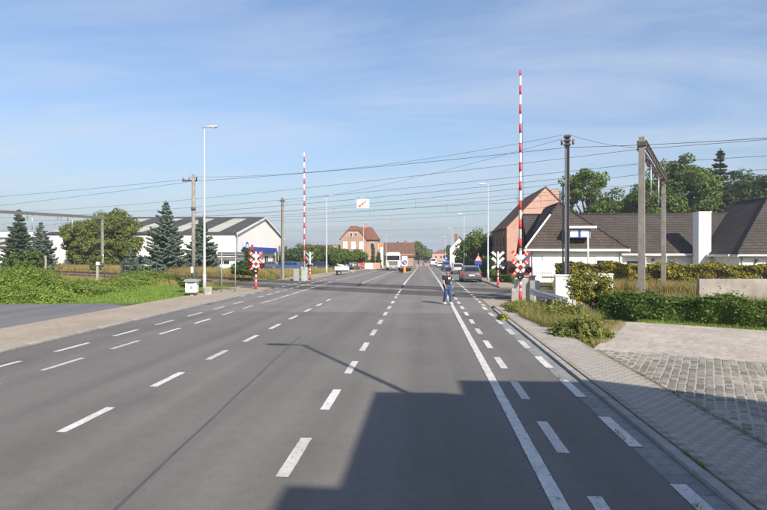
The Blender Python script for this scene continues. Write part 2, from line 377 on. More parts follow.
def tag(o, label, cat, group=None):
    o['label'] = label; o['category'] = cat
    if group: o['group'] = group
    return o
def thing(name, label, cat, loc=(0, 0, 0), rz=0.0, group=None):
    o = bpy.data.objects.new(name, None); C.objects.link(o); o.location = loc; o.rotation_euler = (0, 0, rz)
    o.empty_display_size = 0.2
    return tag(o, label, cat, group)
def struct(o): o['kind'] = 'structure'; return o
def stuff(o, label=None, cat=None):
    o['kind'] = 'stuff'
    if label: o['label'] = label; o['category'] = cat
    return o
def dup(root, label, loc, rz=0.0, group=None):
    r = root.copy(); C.objects.link(r); r.location = loc; r.rotation_euler = (0, 0, rz); r['label'] = label
    if group: r['group'] = group
    for ch in root.children:
        c = ch.copy(); C.objects.link(c); c.parent = r
        for g in ch.children:
            d = g.copy(); C.objects.link(d); d.parent = c
    return r

# leaves: many small rhombic faces, each an island of its own
def leaf_mesh(name, P, size, m, Nrm=None, aspect=1.7, jitter=0.35, up=None):
    N = len(P); P = np.asarray(P, float)
    sz = size * (1 + jitter * rng.uniform(-1, 1, (N, 1)))
    a = rng.normal(size=(N, 3)) if Nrm is None else Nrm + 0.55 * rng.normal(size=(N, 3))
    a /= np.linalg.norm(a, axis=1, keepdims=True) + 1e-9
    b = rng.normal(size=(N, 3))
    if up is not None: b = 0.4 * b + up
    b -= a * (a * b).sum(1, keepdims=True); b /= np.linalg.norm(b, axis=1, keepdims=True) + 1e-9
    c = np.cross(a, b)
    q = np.empty((N, 4, 3))
    q[:, 0] = P - b * sz * aspect / 2; q[:, 1] = P + c * sz / 2 - a * sz * 0.12; q[:, 2] = P + b * sz * aspect / 2; q[:, 3] = P - c * sz / 2 - a * sz * 0.12
    me = bpy.data.meshes.new(name)
    me.vertices.add(4 * N); me.vertices.foreach_set('co', q.reshape(-1))
    me.loops.add(4 * N); me.loops.foreach_set('vertex_index', np.arange(4 * N, dtype=np.int32))
    me.polygons.add(N); me.polygons.foreach_set('loop_start', np.arange(0, 4 * N, 4, dtype=np.int32)); me.polygons.foreach_set('loop_total', np.full(N, 4, dtype=np.int32))
    me.materials.append(M[m]); me.update(calc_edges=True)
    return me
def link_mesh(name, me, parent=None, loc=None):
    o = bpy.data.objects.new(name, me); C.objects.link(o)
    if parent: o.parent = parent
    if loc is not None: o.location = loc
    return o

def unit(n):
    v = rng.normal(size=(n, 3)); return v / np.linalg.norm(v, axis=1, keepdims=True)

def crown_points(rx, ry, rz, zc, clumps, per, cr, flat=0.75):
    """leaf clumps spread through an uneven ellipsoid"""
    pts = []; nr = []
    cs = unit(clumps) * (rng.uniform(0.25, 1.0, (clumps, 1)) ** 0.45)
    for k in range(clumps):
        c = cs[k] * np.array([rx, ry, rz]) * rng.uniform(0.85, 1.08) + np.array([0, 0, zc])
        r = cr * rng.uniform(0.6, 1.35)
        d = unit(per); rad = r * rng.uniform(0.35, 1.0, (per, 1)) ** 0.5
        pts.append(c + d * rad * np.array([1, 1, flat])); nr.append(d + np.array([0, 0, 0.3]))
    return np.concatenate(pts), np.concatenate(nr), cs

def branches(mb, base, h, r, targets, lean=(0, 0)):
    top = Vector((lean[0], lean[1], h))
    mb.tube([base, base.lerp(top, 0.5) + Vector((.05 * h * random.uniform(-.4, .4), .05 * h * random.uniform(-.4, .4), 0)), top], [r, r * .75, r * .4], 9)
    for t in targets:
        k = random.uniform(0.35, 0.95); s = base.lerp(top, k); e = Vector(t)
        m = s.lerp(e, 0.5) + Vector((0, 0, 0.08 * (e - s).length))
        mb.tube([s, m, e], [r * .38, r * .24, r * .08], 6)

def tree(name, label, loc, h, rx, ry, trunk_h, m='tvgreen', leaf=0.3, clumps=60, per=70, cr=None, group=None, cat='tree', tr=None):
    t = thing(name, label, cat, loc, 0, group)
    rz = (h - trunk_h) / 2; zc = trunk_h + rz; cr = cr or 0.32 * min(rx, rz)
    k = 1 - 0.55 * cr / rx; kz = 1 - 0.5 * cr / rz
    P, N, cs = crown_points(rx * k, ry * k, rz * kz, zc, clumps, per, cr)
    mb = MB(); tg = [(c[0] * rx * .8, c[1] * ry * .8, zc + c[2] * rz * .8) for c in cs[:max(6, clumps // 5)]]
    branches(mb, Vector((0, 0, -0.1)), trunk_h + rz, tr or 0.028 * h, tg)
    mb.build('trunk', 'bark', t)
    link_mesh('crown', leaf_mesh('crown', P, leaf, m, N), t)
    return t

def conifer(name, label, loc, h, r, m='spruce', whorls=22, leaf=0.16, dens=1.0, bare=0.06, droop=0.18, group=None, power=0.9):
    t = thing(name, label, 'tree', loc, random.uniform(0, 6), group)
    MB().tube([(0, 0, -.1), (0, 0, h * .5), (0, 0, h * .99)], [0.022 * h, 0.013 * h, 0.004 * h], 8).build('trunk', 'bark', t)
    P = []; N = []; mb = MB()
    for i in range(whorls):
        f = (i + random.uniform(-.3, .3)) / whorls
        z = h * (bare + (1 - bare) * f); L = r * max(0.04, (1 - f)) ** power * random.uniform(0.8, 1.12)
        nb = max(5, int(11 * (1 - f) + 4))
        for b in range(nb):
            an = 2 * math.pi * (b + random.random() * .8) / nb; ll = L * random.uniform(0.62, 1.15) * (1 + .14 * math.sin(an * 2 + h * 7) + .10 * math.sin(an * 3 + i * .9))
            dx, dy = math.cos(an), math.sin(an)
            e = (dx * ll, dy * ll, z - droop * ll + 0.10 * ll)
            if ll > 0.5 and r > 1: mb.tube([(0, 0, z), (dx * ll * .5, dy * ll * .5, z - droop * ll * .7), e], [.03, .02, .008], 4, False)
            n = int(max(10, 130 * dens * ll / 2.0))
            u = rng.uniform(0.12, 1, n) ** 0.8
            wdt = (0.10 + 0.30 * (1 - u)) * ll * 0.6 + .05
            side = rng.uniform(-1, 1, n) * wdt
            x = dx * ll * u - dy * side; y = dy * ll * u + dx * side
            zz = z - droop * ll * np.sin(u * 2.2) + 0.10 * ll * u ** 3 - np.abs(side) * .3 - rng.uniform(0, .12, n)
            P.append(np.stack([x, y, zz], 1)); N.append(np.tile([dx * .3, dy * .3, 1.0], (n, 1)))
    if mb.f: mb.build('branches', 'bark', t)
    link_mesh('crown', leaf_mesh('crown', np.concatenate(P), leaf, m, np.concatenate(N), aspect=2.2), t)
    return t

def hedge_points(L, D, H, n, wob=0.12, seed=0):
    """points through the skin of a clipped hedge along x, front at y=0"""
    P = []; N = []
    areas = np.array([L * H, L * H, L * D, D * H, D * H]); cnt = (n * areas / areas.sum()).astype(int)
    def bumpy(p): return wob * (np.sin(p[:, 0] * 2.1 + p[:, 2] * 3 + seed) * .5 + np.sin(p[:, 0] * 5.3 + p[:, 1] * 4 + 1.7) * .3 + np.sin(p[:, 2] * 9 + p[:, 0] * 3.1) * .2)
    for i, c in enumerate(cnt):
        u, v = rng.uniform(0, 1, c), rng.uniform(0, 1, c)
        if i == 0: p = np.stack([u * L, 0 * u, v * H], 1); nr = (0, -1, .2)
        elif i == 1: p = np.stack([u * L, 0 * u + D, v * H], 1); nr = (0, 1, .2)
        elif i == 2: p = np.stack([u * L, v * D, 0 * u + H], 1); nr = (0, 0, 1)
        elif i == 3: p = np.stack([0 * u, v * D, u * H], 1); nr = (-1, 0, .2)
        else: p = np.stack([0 * u + L, v * D, u * H], 1); nr = (1, 0, .2)
        nr = np.array(nr, float); b = bumpy(p)
        p = p + nr * (b - rng.exponential(0.08, c) + np.where(rng.random(c) < .07, rng.exponential(.07, c), 0))[:, None]
        P.append(p); N.append(np.tile(nr, (c, 1)))
    return np.concatenate(P), np.concatenate(N)

def hedge(name, label, p0, p1, D, H, n, m, leaf=0.06, wob=0.12, cat='hedge', group=None):
    p0 = Vector(p0); p1 = Vector(p1); d = p1 - p0; L = d.xy.length
    t = thing(name, label, cat, p0, math.atan2(d.y, d.x), group)
    P, N = hedge_points(L, D, H, n, wob, random.uniform(0, 6))
    link_mesh('foliage', leaf_mesh('foliage', P, leaf, m, N, 1.7, .55), t)
    mb = MB(); mb.box((L / 2, D / 2, H / 2 - .05), (L - .35, D - .3, H - .22)); mb.build('shade_core', 'bark', t)  # solid dark box standing in for the shade deep inside the hedge
    return t

def blades(name, P, h, wd, m, lean=0.35, parent=None):
    """grass: one bent blade (two faces) for each point"""
    N = len(P); P = np.asarray(P, float)
    hh = h * rng.uniform(0.5, 1.15, N); an = rng.uniform(0, 2 * np.pi, N)
    s = np.stack([np.cos(an), np.sin(an), 0 * an], 1) * (wd * rng.uniform(.6, 1.2, N))[:, None]
    l = rng.normal(size=(N, 3)); l[:, 2] = 0; l *= lean * hh[:, None] * .6
    q = np.empty((N, 5, 3)); z = np.array([0, 0, 1.0])
    mid = P + l * .35 + hh[:, None] * .55 * z
    q[:, 0] = P - s; q[:, 1] = P + s; q[:, 2] = mid + s * .7; q[:, 3] = mid - s * .7; q[:, 4] = P + l + hh[:, None] * z
    idx = np.arange(N)[:, None] * 5
    fq = (idx + np.array([[0, 1, 2, 3]])); ft = (idx + np.array([[3, 2, 4]]))
    me = bpy.data.meshes.new(name); me.vertices.add(5 * N); me.vertices.foreach_set('co', q.reshape(-1))
    loops = np.concatenate([fq, ft], 1).reshape(-1).astype(np.int32)
    me.loops.add(7 * N); me.loops.foreach_set('vertex_index', loops)
    st = (np.arange(N)[:, None] * 7 + np.array([[0, 4]])).reshape(-1).astype(np.int32)
    me.polygons.add(2 * N); me.polygons.foreach_set('loop_start', st); me.polygons.foreach_set('loop_total', np.tile([4, 3], N).astype(np.int32))
    me.materials.append(M[m]); me.update(calc_edges=True)
    return link_mesh(name, me, parent)

def poly_points(poly, n):
    """n random points in a polygon on the ground"""
    poly = [Vector(p[:2]) for p in poly]
    xs = [p.x for p in poly]; ys = [p.y for p in poly]; res = []
    px = np.array(xs); py = np.array(ys)
    while len(res) < n:
        x = rng.uniform(min(xs), max(xs), 4 * n); y = rng.uniform(min(ys), max(ys), 4 * n)
        ins = np.zeros(len(x), bool); j = len(px) - 1
        for i in range(len(px)):
            c = ((py[i] > y) != (py[j] > y)) & (x < (px[j] - px[i]) * (y - py[i]) / (py[j] - py[i] + 1e-12) + px[i]); ins ^= c; j = i
        res += list(zip(x[ins], y[ins]))
    res = np.array(res[:n])
    z = np.array([gz(a, b) for a, b in res])
    return np.concatenate([res, z[:, None]], 1)

# ------------------------------------------------------------------ setting: ground, road, pavements
mb = MB()
ns = [-900, CREASE, CREASE + DLEN * ND.y, 2600]; ts = [-2500, 2500]
vs = [NT(n, t) + Vector((0, 0, -0.035)) for n in ns for t in ts]
mb.add(vs, [(2 * i, 2 * i + 1, 2 * i + 3, 2 * i + 2)[::-1] for i in range(3)])
struct(mb.build('ground', 'soil'))

def strip(name, xl, xr, y0, y1, zo, m, depth=0.12, parent=None, ends=None):
    """a band of ground along the road, creased where the road falls; ends: optional (yl0, yr0, yl1, yr1)"""
    e = ends or (y0, y0, y1, y1)
    def rows(x, a, b):
        ys = [a]
        for nn in (CREASE, CREASE + DLEN * ND.y):
            y = (nn - ND.x * x) / ND.y
            ys.append(min(max(y, a), b))
        return ys + [b]
    L = rows(xl, e[0], e[2]); Rr = rows(xr, e[1], e[3]); mb = MB()
    n = 4
    top = [(xl, y, gz(xl, y) + zo) for y in L] + [(xr, y, gz(xr, y) + zo) for y in Rr]
    bot = [(x, y, z - depth) for x, y, z in top]
    fs = [(i, i + n, i + n + 1, i + 1) for i in range(n - 1) if abs(L[i + 1] - L[i]) + abs(Rr[i + 1] - Rr[i]) > 1e-6]
    k = 2 * n
    ring = list(range(n)) + list(range(2 * n - 1, n - 1, -1))
    side = [(a, b, b + k, a + k) for a, b in zip(ring, ring[1:] + ring[:1])]
    mb.add(top + bot, fs + side)
    return mb.build(name, m, parent)
def poly_sheet(name, pts, zo, m, depth=0.1, parent=None):
    n = len(pts); mb = MB()
    top = [(p[0], p[1], gz(p[0], p[1]) + zo) for p in pts]
    mb.add(top + [(x, y, z - depth) for x, y, z in top], [tuple(range(n))] + [(i, i + n, (i + 1) % n + n, (i + 1) % n) for i in range(n)])
    return mb.build(name, m, parent)

XR, XL = 2.83, -9.27
YSEAM = 21.3
nline = lambda n, x: (n - ND.x * x) / ND.y
XG = 2.66                                                   # inner edge of the gutter
DECK0, DECK1 = 26.6, 34.2
rd = struct(strip('road', -10.6, XG, -30, YSEAM, 0, 'road'))
struct(strip('road', -10.6, 3.05, 0, 0, 0, 'road2', ends=(YSEAM, YSEAM, nline(DECK0, -10.6), nline(DECK0, 3.05))))
struct(strip('road', -10.6, 3.05, 0, 0, 0, 'road2', ends=(nline(DECK1, -10.6), nline(DECK1, 3.05), 700, 700)))
for d0, d1, mm in ((DECK0, 29.5, 'deck'), (29.5, 31.1, 'road2'), (31.1, DECK1, 'deck')):
    struct(strip('level_crossing_deck' if mm == 'deck' else 'road', -14.6, 6.2, 0, 0, 0.004, mm, ends=(nline(d0, -14.6), nline(d0, 6.2), nline(d1, -14.6), nline(d1, 6.2))))
# lay-by and pavement right, beyond the crossing
struct(strip('parking_bay', 3.05, 5.35, 0, 0, 0.0, 'road2', ends=(nline(DECK1, 3.05), nline(DECK1, 5.35), 260, 260)))
struct(strip('pavement', 5.35, 7.0, 0, 0, 0.10, 'pave', ends=(nline(DECK1 + .8, 5.35), nline(DECK1 + .8, 7.0), 260, 260)))
struct(strip('pavement', 3.06, 5.2, 0, 0, 0.02, 'pave', ends=(24.01, 24.01, nline(DECK0, 3.06), nline(DECK0, 5.2))))
# left pavement, before and beyond the crossing
pl = struct(strip('pavement', -13.7, -10.82, 0, 0, 0.05, 'pave', ends=(-30, -30, nline(DECK0 - .5, -13.7), nline(DECK0 - .5, -10.82))))
struct(strip('pavement', -13.7, -10.82, 0, 0, 0.05, 'pave', ends=(nline(DECK1 + .8, -13.7), nline(DECK1 + .8, -10.82), 260, 260)))
# side road on the left
EDGE0, EDGE1 = G(-260, 306), G(150, 304.2)
struct(poly_sheet('side_road', [(-13.72, -30), (-13.72, EDGE1.y - 1.2), (EDGE1.x - 2.0, EDGE1.y + .1), EDGE0[:2], (EDGE0.x - 20, EDGE0.y - 4), (EDGE0.x - 20, -30)][::-1], 0.0, 'sideroad'))
poly = [(-10.82, nline(DECK0 - .5, -10.82))]

# kerbs and gutters: stones laid end to end
def stones(parent, name, x0, x1, y0, y1, z, h, L, m, gap=0.008, bev=0.008):
    k = int((y1 - y0) / L)
    me = MB().box((0, 0, 0), (x1 - x0, L - gap, h)).mesh(name, m)
    out = []
    for i in range(k):
        o = bpy.data.objects.new(name, me); C.objects.link(o); o.parent = parent
        o.location = ((x0 + x1) / 2 + random.uniform(-.004, .004), y0 + (i + .5) * L, z - h / 2 + random.uniform(-.003, .003))
        o.rotation_euler = (random.uniform(-.004, .004), random.uniform(-.004, .004), random.uniform(-.004, .004))
        md = o.modifiers.new('bevel', 'BEVEL'); md.width = bev; md.segments = 1
        out.append(o)
    return out
YK1 = 23.0
kr = struct(strip('kerb', 3.03, 3.17, -12, YK1, -0.06, 'joint', 0.1))
stones(kr, 'kerb_stone', 3.03, 3.17, 2.0, YK1, 0.055, 0.17, 1.0, 'kerb')
gt = struct(strip('gutter', XG + .003, 3.027, -12, YK1, -0.045, 'joint', 0.1))
stones(gt, 'gutter_slab', XG + .005, 3.022, 2.0, YK1, -0.002, 0.06, 0.5, 'gutter')
kl = struct(strip('kerb', -10.8, -10.62, 0, 0, -0.06, 'joint', 0.1, ends=(-12, -12, 33.5, 33.5)))
stones(kl, 'kerb_stone', -10.8, -10.62, 4.0, 33.0, 0.055, 0.17, 1.0, 'kerb')

# right pavement of small pavers
pr = struct(strip('pavement', 3.18, 4.3, -12, 24.0, 0.0728, 'joint', 0.12))
PW, PL_ = 0.107, 0.215
def paver_shape(): 
    b = MB(); hx, hy = PW / 2 - .0018, PL_ / 2 - .0018
    c = .003
    vs = [(-hx, -hy, -.04), (hx, -hy, -.04), (hx, hy, -.04), (-hx, hy, -.04), (-hx, -hy, -c), (hx, -hy, -c), (hx, hy, -c), (-hx, hy, -c),
          (-hx + c, -hy + c, 0), (hx - c, -hy + c, 0), (hx - c, hy - c, 0), (-hx + c, hy - c, 0)]
    fs = [(8, 9, 10, 11)] + [(i + 4, (i + 1) % 4 + 4, (i + 1) % 4 + 8, i + 8) for i in range(4)] + [(i, (i + 1) % 4, (i + 1) % 4 + 4, i + 4) for i in range(4)]
    return vs, fs
pvs, pfs = paver_shape()
pme = MB().add(pvs, pfs).mesh('paver', 'paver')
rest = MB(); cnt = 0
cells = []
j = 0; y = -3.0
while y < 23.8:                                            # courses run across the pavement, stones along x
    off = (j % 2) * PL_ / 2
    x = 3.185 + PL_ / 2 - off
    while x < 4.3:
        cells.append((x, y)); x += PL_
    y += PW; j += 1
cells = [c for c in cells if 3.185 + PL_ / 2 - .02 <= c[0] <= 4.3 - PL_ / 2 + .02]
seen = [c for c in cells if c[1] > 5.0 and c[0] < 0.634 * c[1] + .15]
near = set(sorted(seen, key=lambda c: c[1])[:300])
for c in cells:
    z = 0.075 + random.uniform(-.0012, .0012)
    if c in near:
        o = bpy.data.objects.new('paver', pme); C.objects.link(o); o.parent = pr
        o.location = (c[0], c[1], z); o.rotation_euler = (random.uniform(-.01, .01), random.uniform(-.008, .008), R(90) + random.uniform(-.012, .012))
    else:
        a = R(90) + random.uniform(-.012, .012); ca, sa = math.cos(a), math.sin(a)
        rest.add([(c[0] + p[0] * ca - p[1] * sa, c[1] + p[0] * sa + p[1] * ca, z + p[2]) for p in pvs], pfs)
stuff(rest.build('pavers', 'paver', pr))

# driveway: gravel apron by the hedge, cobbles towards the pavement
AP = [(4.31, -8), (30, -8), (30, 8.2), (13.2, 16.2), (8.0, 18.9), (6.9, 18.7), (5.9, 16.7), (4.9, 14.6), (4.31, 13.4)]
ap2 = []
for p0_, p1_ in zip(AP, AP[1:] + AP[:1]):                   # crumbling outline
    L_ = math.hypot(p1_[0] - p0_[0], p1_[1] - p0_[1]); k_ = max(1, int(L_ / .35)) if p0_[1] > 8 else 1
    for i_ in range(k_):
        f_ = i_ / k_; jt = random.uniform(-.09, .09) if k_ > 1 and i_ else 0
        ap2.append((p0_[0] + (p1_[0] - p0_[0]) * f_ + jt, p0_[1] + (p1_[1] - p0_[1]) * f_ + jt))
dr = struct(poly_sheet('driveway', ap2, 0.052, 'apron', 0.2))
def in_cob(p):                                              # cobbled wedge
    a, b = G(600, 352.5), G(780, 367.5)
    ln = a.y + (b.y - a.y) * (p.x - a.x) / (b.x - a.x)
    return p.x > 4.42 and p.y < ln and p.y > 1.6 and p.x < 13
mb = MB()
a, b = G(600, 352.5), G(780, 367.5); f = lambda x: a.y + (b.y - a.y) * (x - a.x) / (b.x - a.x)
cb = poly_sheet('cobble_bed', [(4.312, 1.5), (13, 1.5), (13, f(13)), (4.312, f(4.312))], 0.0665, 'mortar', 0.01, dr)
CW, CL = 0.146, 0.182
def cob_shape(seed):
    r = random.Random(seed); hx, hy = CW / 2 - .009, CL / 2 - .010; c = .022
    def jt(a): return a + r.uniform(-.007, .007)
    base = [(jt(-hx), jt(-hy)), (jt(hx), jt(-hy)), (jt(hx), jt(hy)), (jt(-hx), jt(hy))]
    vs = [(x, y, -.05) for x, y in base] + [(x, y, -.007) for x, y in base] + [(x * .88, y * .91, .0 + r.uniform(-.002, .002)) for x, y in base] + [(r.uniform(-.01, .01), r.uniform(-.02, .02), .002)]
    fs = [(i + 8, (i + 1) % 4 + 8, 12) for i in range(4)] + [(i + 4, (i + 1) % 4 + 4, (i + 1) % 4 + 8, i + 8) for i in range(4)] + [(i, (i + 1) % 4, (i + 1) % 4 + 4, i + 4) for i in range(4)]
    return vs, fs
shapes = [cob_shape(i) for i in range(7)]; cmes = [MB().add(*s).mesh('cobble', 'cobble') for s in shapes]
cobs = []
for i in range(-130, 130):
    for k in range(0, 130):
        p = ND * (k * CL + 2 + (i % 2) * CL * .5 + .03 * math.sin(i * 3.3)) + TD * (i * CW)
        if in_cob(p): cobs.append(p)
vis = [p for p in cobs if p.x < 0.64 * p.y and p.y > 5]
vis.sort(key=lambda p: p.length); nearc = set(id(p) for p in vis[:300]); rest = MB()
for p in cobs:
    k = random.randrange(7); z = 0.0735 + random.uniform(-.005, .005) + .006 * math.sin(p.x * 1.7) * math.sin(p.y * 1.3 + 1); a = math.atan2(TD.y, TD.x) + random.uniform(-.05, .05) + (math.pi if random.random() < .5 else 0)
    if id(p) in nearc:
        o = bpy.data.objects.new('cobble', cmes[k]); C.objects.link(o); o.parent = dr
        o.location = (p.x, p.y, z); o.rotation_euler = (random.uniform(-.03, .03), random.uniform(-.03, .03), a)
        o.scale = (random.uniform(.88, 1.02), random.uniform(.82, 1.03), 1)
    else:
        ca, sa = math.cos(a), math.sin(a); vs, fs = shapes[k]
        rest.add([(p.x + q[0] * ca - q[1] * sa, p.y + q[0] * sa + q[1] * ca, z + q[2]) for q in vs], fs)
stuff(rest.build('cobbles', 'cobble', dr))
# border row of dark setts between pavement and cobbles
bd = stones(dr, 'border_sett', 4.315, 4.415, 3.0, 12.4, 0.078, 0.12, 0.2, 'cobble', 0.015, 0.012)

# ---- road markings (thin paint, slightly above the asphalt); each dash is a piece of the road
def dash_obj(x, y0, y1, wd, m='paint', zo=0.004, parent=None, name='lane_dash'):
    ys = [y0]
    while ys[-1] < y1 - 1e-6:                                # ragged edges, finer near the camera
        st = .09 if ys[-1] < 16 else (.3 if ys[-1] < 40 else 20)
        ys.append(min(ys[-1] + st, y1))
    for nn in (CREASE, CREASE + DLEN * ND.y):
        yc = (nn - ND.x * x) / ND.y
        if y0 < yc < y1: ys.append(yc)
    ys = sorted(ys); vs = []
    for y in ys:
        e = random.uniform(-.0035, .0035), random.uniform(-.0035, .0035); k = random.uniform(-.008, .008) if y in (y0, y1) else 0
        vs += [(x - wd / 2 + e[0], y + k, gz(x, y) + zo), (x + wd / 2 + e[1], y - k, gz(x, y) + zo)]
    o = MB().add(vs, [(2 * i, 2 * i + 1, 2 * i + 3, 2 * i + 2) for i in range(len(ys) - 1)]).build(name, m)
    o.parent = parent or rd
    return o
def gy(px, py): return G(px, py).y
DP = 2.36                                                    # dash spacing
# centre line dashes, from the near one (between rows 477 and 438) to the crossing
y0 = gy(282, 477.5)
for i in range(-2, 10):
    ya = y0 + i * 2.45
    if ya + 1.2 < 28.0: dash_obj(-1.58, ya, ya + 1.2, 0.15)
for i in range(4): dash_obj(-1.58, 28.1 + i * 1.9, 29.2 + i * 1.9, .14, zo=.009)
dash_obj(-1.58, 37.0, 500, 0.15, name='lane_line')
# solid line left of the right-hand cycle lane
dash_obj(1.34, -20, 500, 0.16, zo=.009, name='lane_line')
# right cycle lane dashes
y0 = gy(548, 453)
for i in range(-2, 12):
    ya = y0 + i * 2.34
    dash_obj(1.74, ya, ya + 1.2, 0.15)
y0 = gy(624, 447)
for i in range(-1, 8):
    ya = y0 + i * 2.27
    dash_obj(XG + .07, ya, ya + 1.2, 0.17, 'paint', 0.006, gt)
for i in range(14): dash_obj(2.83, 24.3 + i * 1.5, 25.2 + i * 1.5, .15, zo=.009)
for i in range(11): dash_obj(1.74, 31.0 + i * 1.3, 31.75 + i * 1.3, .15, zo=.008)
dash_obj(2.83, 46.5, 240, .14, name='lane_line')
# left lane dashes
y0 = gy(52, 432.4)
for i in range(-3, 9):
    ya = y0 + i * 2.43
    dash_obj(-5.05, ya, ya + 1.15, 0.15)
dash_obj(-5.05, 38.2, 88, .14, name='lane_line')
# left cycle lane
ya0 = gy(40, 370.6)
for i in range(-4, 7):
    ya = ya0 + i * 2.42
    dash_obj(-8.1, ya, ya + 1.3, .13); dash_obj(-9.3, ya - .45, ya + .85, .13)
for i in range(14):
    ya = 28.0 + i * 1.7
    dash_obj(-9.3, ya, ya + 1.0, .15, 'paint_old', zo=.008); dash_obj(-10.45, ya + .4, ya + 1.3, .15, 'paint_old', zo=.008)
for i in range(8): dash_obj(-8.0, 25.4 + i * 2.4, 27.5 + i * 2.4, .15, 'paint_old', zo=.008)
dash_obj(-8.0, 46, 240, .15, 'paint_old', name='lane_line')
# tar seam, slanting across the left lane
q0, q1 = G(112, 512), G(300, 336); q0 = q0 + (q0 - q1) * 1.0; sm = MB(); pts = []
for i in range(41):
    p = q0.lerp(q1, i / 40); pts.append((p.x + .006 * math.sin(i * 1.3) + random.uniform(-.004, .004), p.y, .0035 if i % 2 else .0036))
vsx = []; 
for x, y, z in pts:
    ww = random.uniform(.014, .026); vsx += [(x - ww, y, z), (x + ww, y, z)]
sm.add(vsx, [(2 * i, 2 * i + 1, 2 * i + 3, 2 * i + 2) for i in range(40)]); sm.build('tar_seam', 'tar', rd)
# drain cover in the road
dr2 = MB(); p = G(175, 304.5); dr2.box((-10.45, 24.2, .004), (.3, .5, .006)); dr2.build('drain_cover', 'darkgrey', rd)

# ------------------------------------------------------------------ railway
T0, T1 = -75, 150
bal = MB()
def ntbox(mb, n0, n1, t0, t1, z0, z1):
    p = [NT(n0, t0, 0), NT(n1, t0, 0), NT(n1, t1, 0), NT(n0, t1, 0)]
    mb.add([(q.x, q.y, z0) for q in p] + [(q.x, q.y, z1) for q in p], [(0, 1, 2, 3), (7, 6, 5, 4), (4, 5, 1, 0), (5, 6, 2, 1), (6, 7, 3, 2), (7, 4, 0, 3)])
def tt(x, n): return (n * ND.x - x) / -TD.x if False else (x - ND.x * n) / TD.x
TL, TR = tt(-14.6, 30.4), tt(6.2, 30.4)                       # where the deck ends, along the track
b1 = MB(); ntbox(b1, 25.6, 35.2, TL + 3, T1, -.1, .03)
struct(b1.build('trackbed', 'ballast')); b2 = MB(); ntbox(b2, 25.6, 35.2, T0, TR - 3, -.1, .03); struct(b2.build('trackbed', 'ballast'))
gauge = .7175
for nm, nc in (('nearer', 28.0), ('farther', 32.6)):
    tk = thing('railway_track', 'rusty railway track crossing the road, the %s of the two' % nm, 'railway track', NT(nc, 0, 0), math.atan2(TD.y, TD.x), 'railway tracks')
    for s in (-1, 1):
        mb = MB()                                            # flush in the deck, standing proud on either side of it
        for ta, tb, zt in ((T0, TR - 3, .17), (TR - 3, TL + 3, .02), (TL + 3, T1, .17)):
            mb.box(((ta + tb) / 2, s * gauge, zt - .08), (tb - ta, .07, .16)); mb.box(((ta + tb) / 2, s * gauge, zt - .15), (tb - ta, .14, .03))
        mb.build('rail', 'rail', tk)
    sl_ = MB().box((0, 0, 0), (.25, 2.5, .1)).mesh('sleeper', 'sleeper')
    k = 0; t_ = TL + 4
    while t_ < 95 and k < 150:
        o = bpy.data.objects.new('sleeper', sl_); C.objects.link(o); o.parent = tk; o.location = (t_, 0, .0); t_ += .62; k += 1

# ------------------------------------------------------------------ buildings
def gable_roof(x0, x1, y0, y1, z0, z1, ov=.3, th=.12, axis='x'):
    """two slopes; ridge along axis"""
    mb = MB()
    if axis == 'x':
        ym = (y0 + y1) / 2; k = (z1 - z0) / (ym - y0); zo = z0 - ov * k
        mb.prism([(y0 - ov, zo), (ym, z1), (y1 + ov, zo), (y1 + ov, zo + th), (ym, z1 + th * 1.2), (y0 - ov, zo + th)], x0 - ov, x1 + ov, 'x')
    else:
        xm = (x0 + x1) / 2; k = (z1 - z0) / (xm - x0); zo = z0 - ov * k
        mb.prism([(x0 - ov, zo), (xm, z1), (x1 + ov, zo), (x1 + ov, zo + th), (xm, z1 + th * 1.2), (x0 - ov, zo + th)], y0 - ov, y1 + ov, 'y')
    return mb
def hip_roof(x0, x1, y0, y1, z0, z1, ov=.4, rid=None, hipback=True):
    """ridge along y from rid[0] to rid[1] at x=rid[2]"""
    xa, xb, ya, yb = x0 - ov, x1 + ov, y0 - ov, y1 + ov
    r0, r1, xm = rid
    vs = [(xa, ya, z0), (xb, ya, z0), (xb, yb, z0), (xa, yb, z0), (xm, r0, z1), (xm, r1, z1)]
    fs = [(0, 1, 4), (1, 2, 5, 4), (2, 3, 5), (3, 0, 4, 5), (3, 2, 1, 0)]
    return MB().add(vs, fs)
def gable_wall(x0, x1, z0, zp, y, th, m, parent, name='gable_wall', clip=0):
    mb = MB(); xm = (x0 + x1) / 2
    mb.prism([(x0, z0), (x1, z0), (xm, zp)], y, y + th, 'y'); return mb.build(name, m, parent)
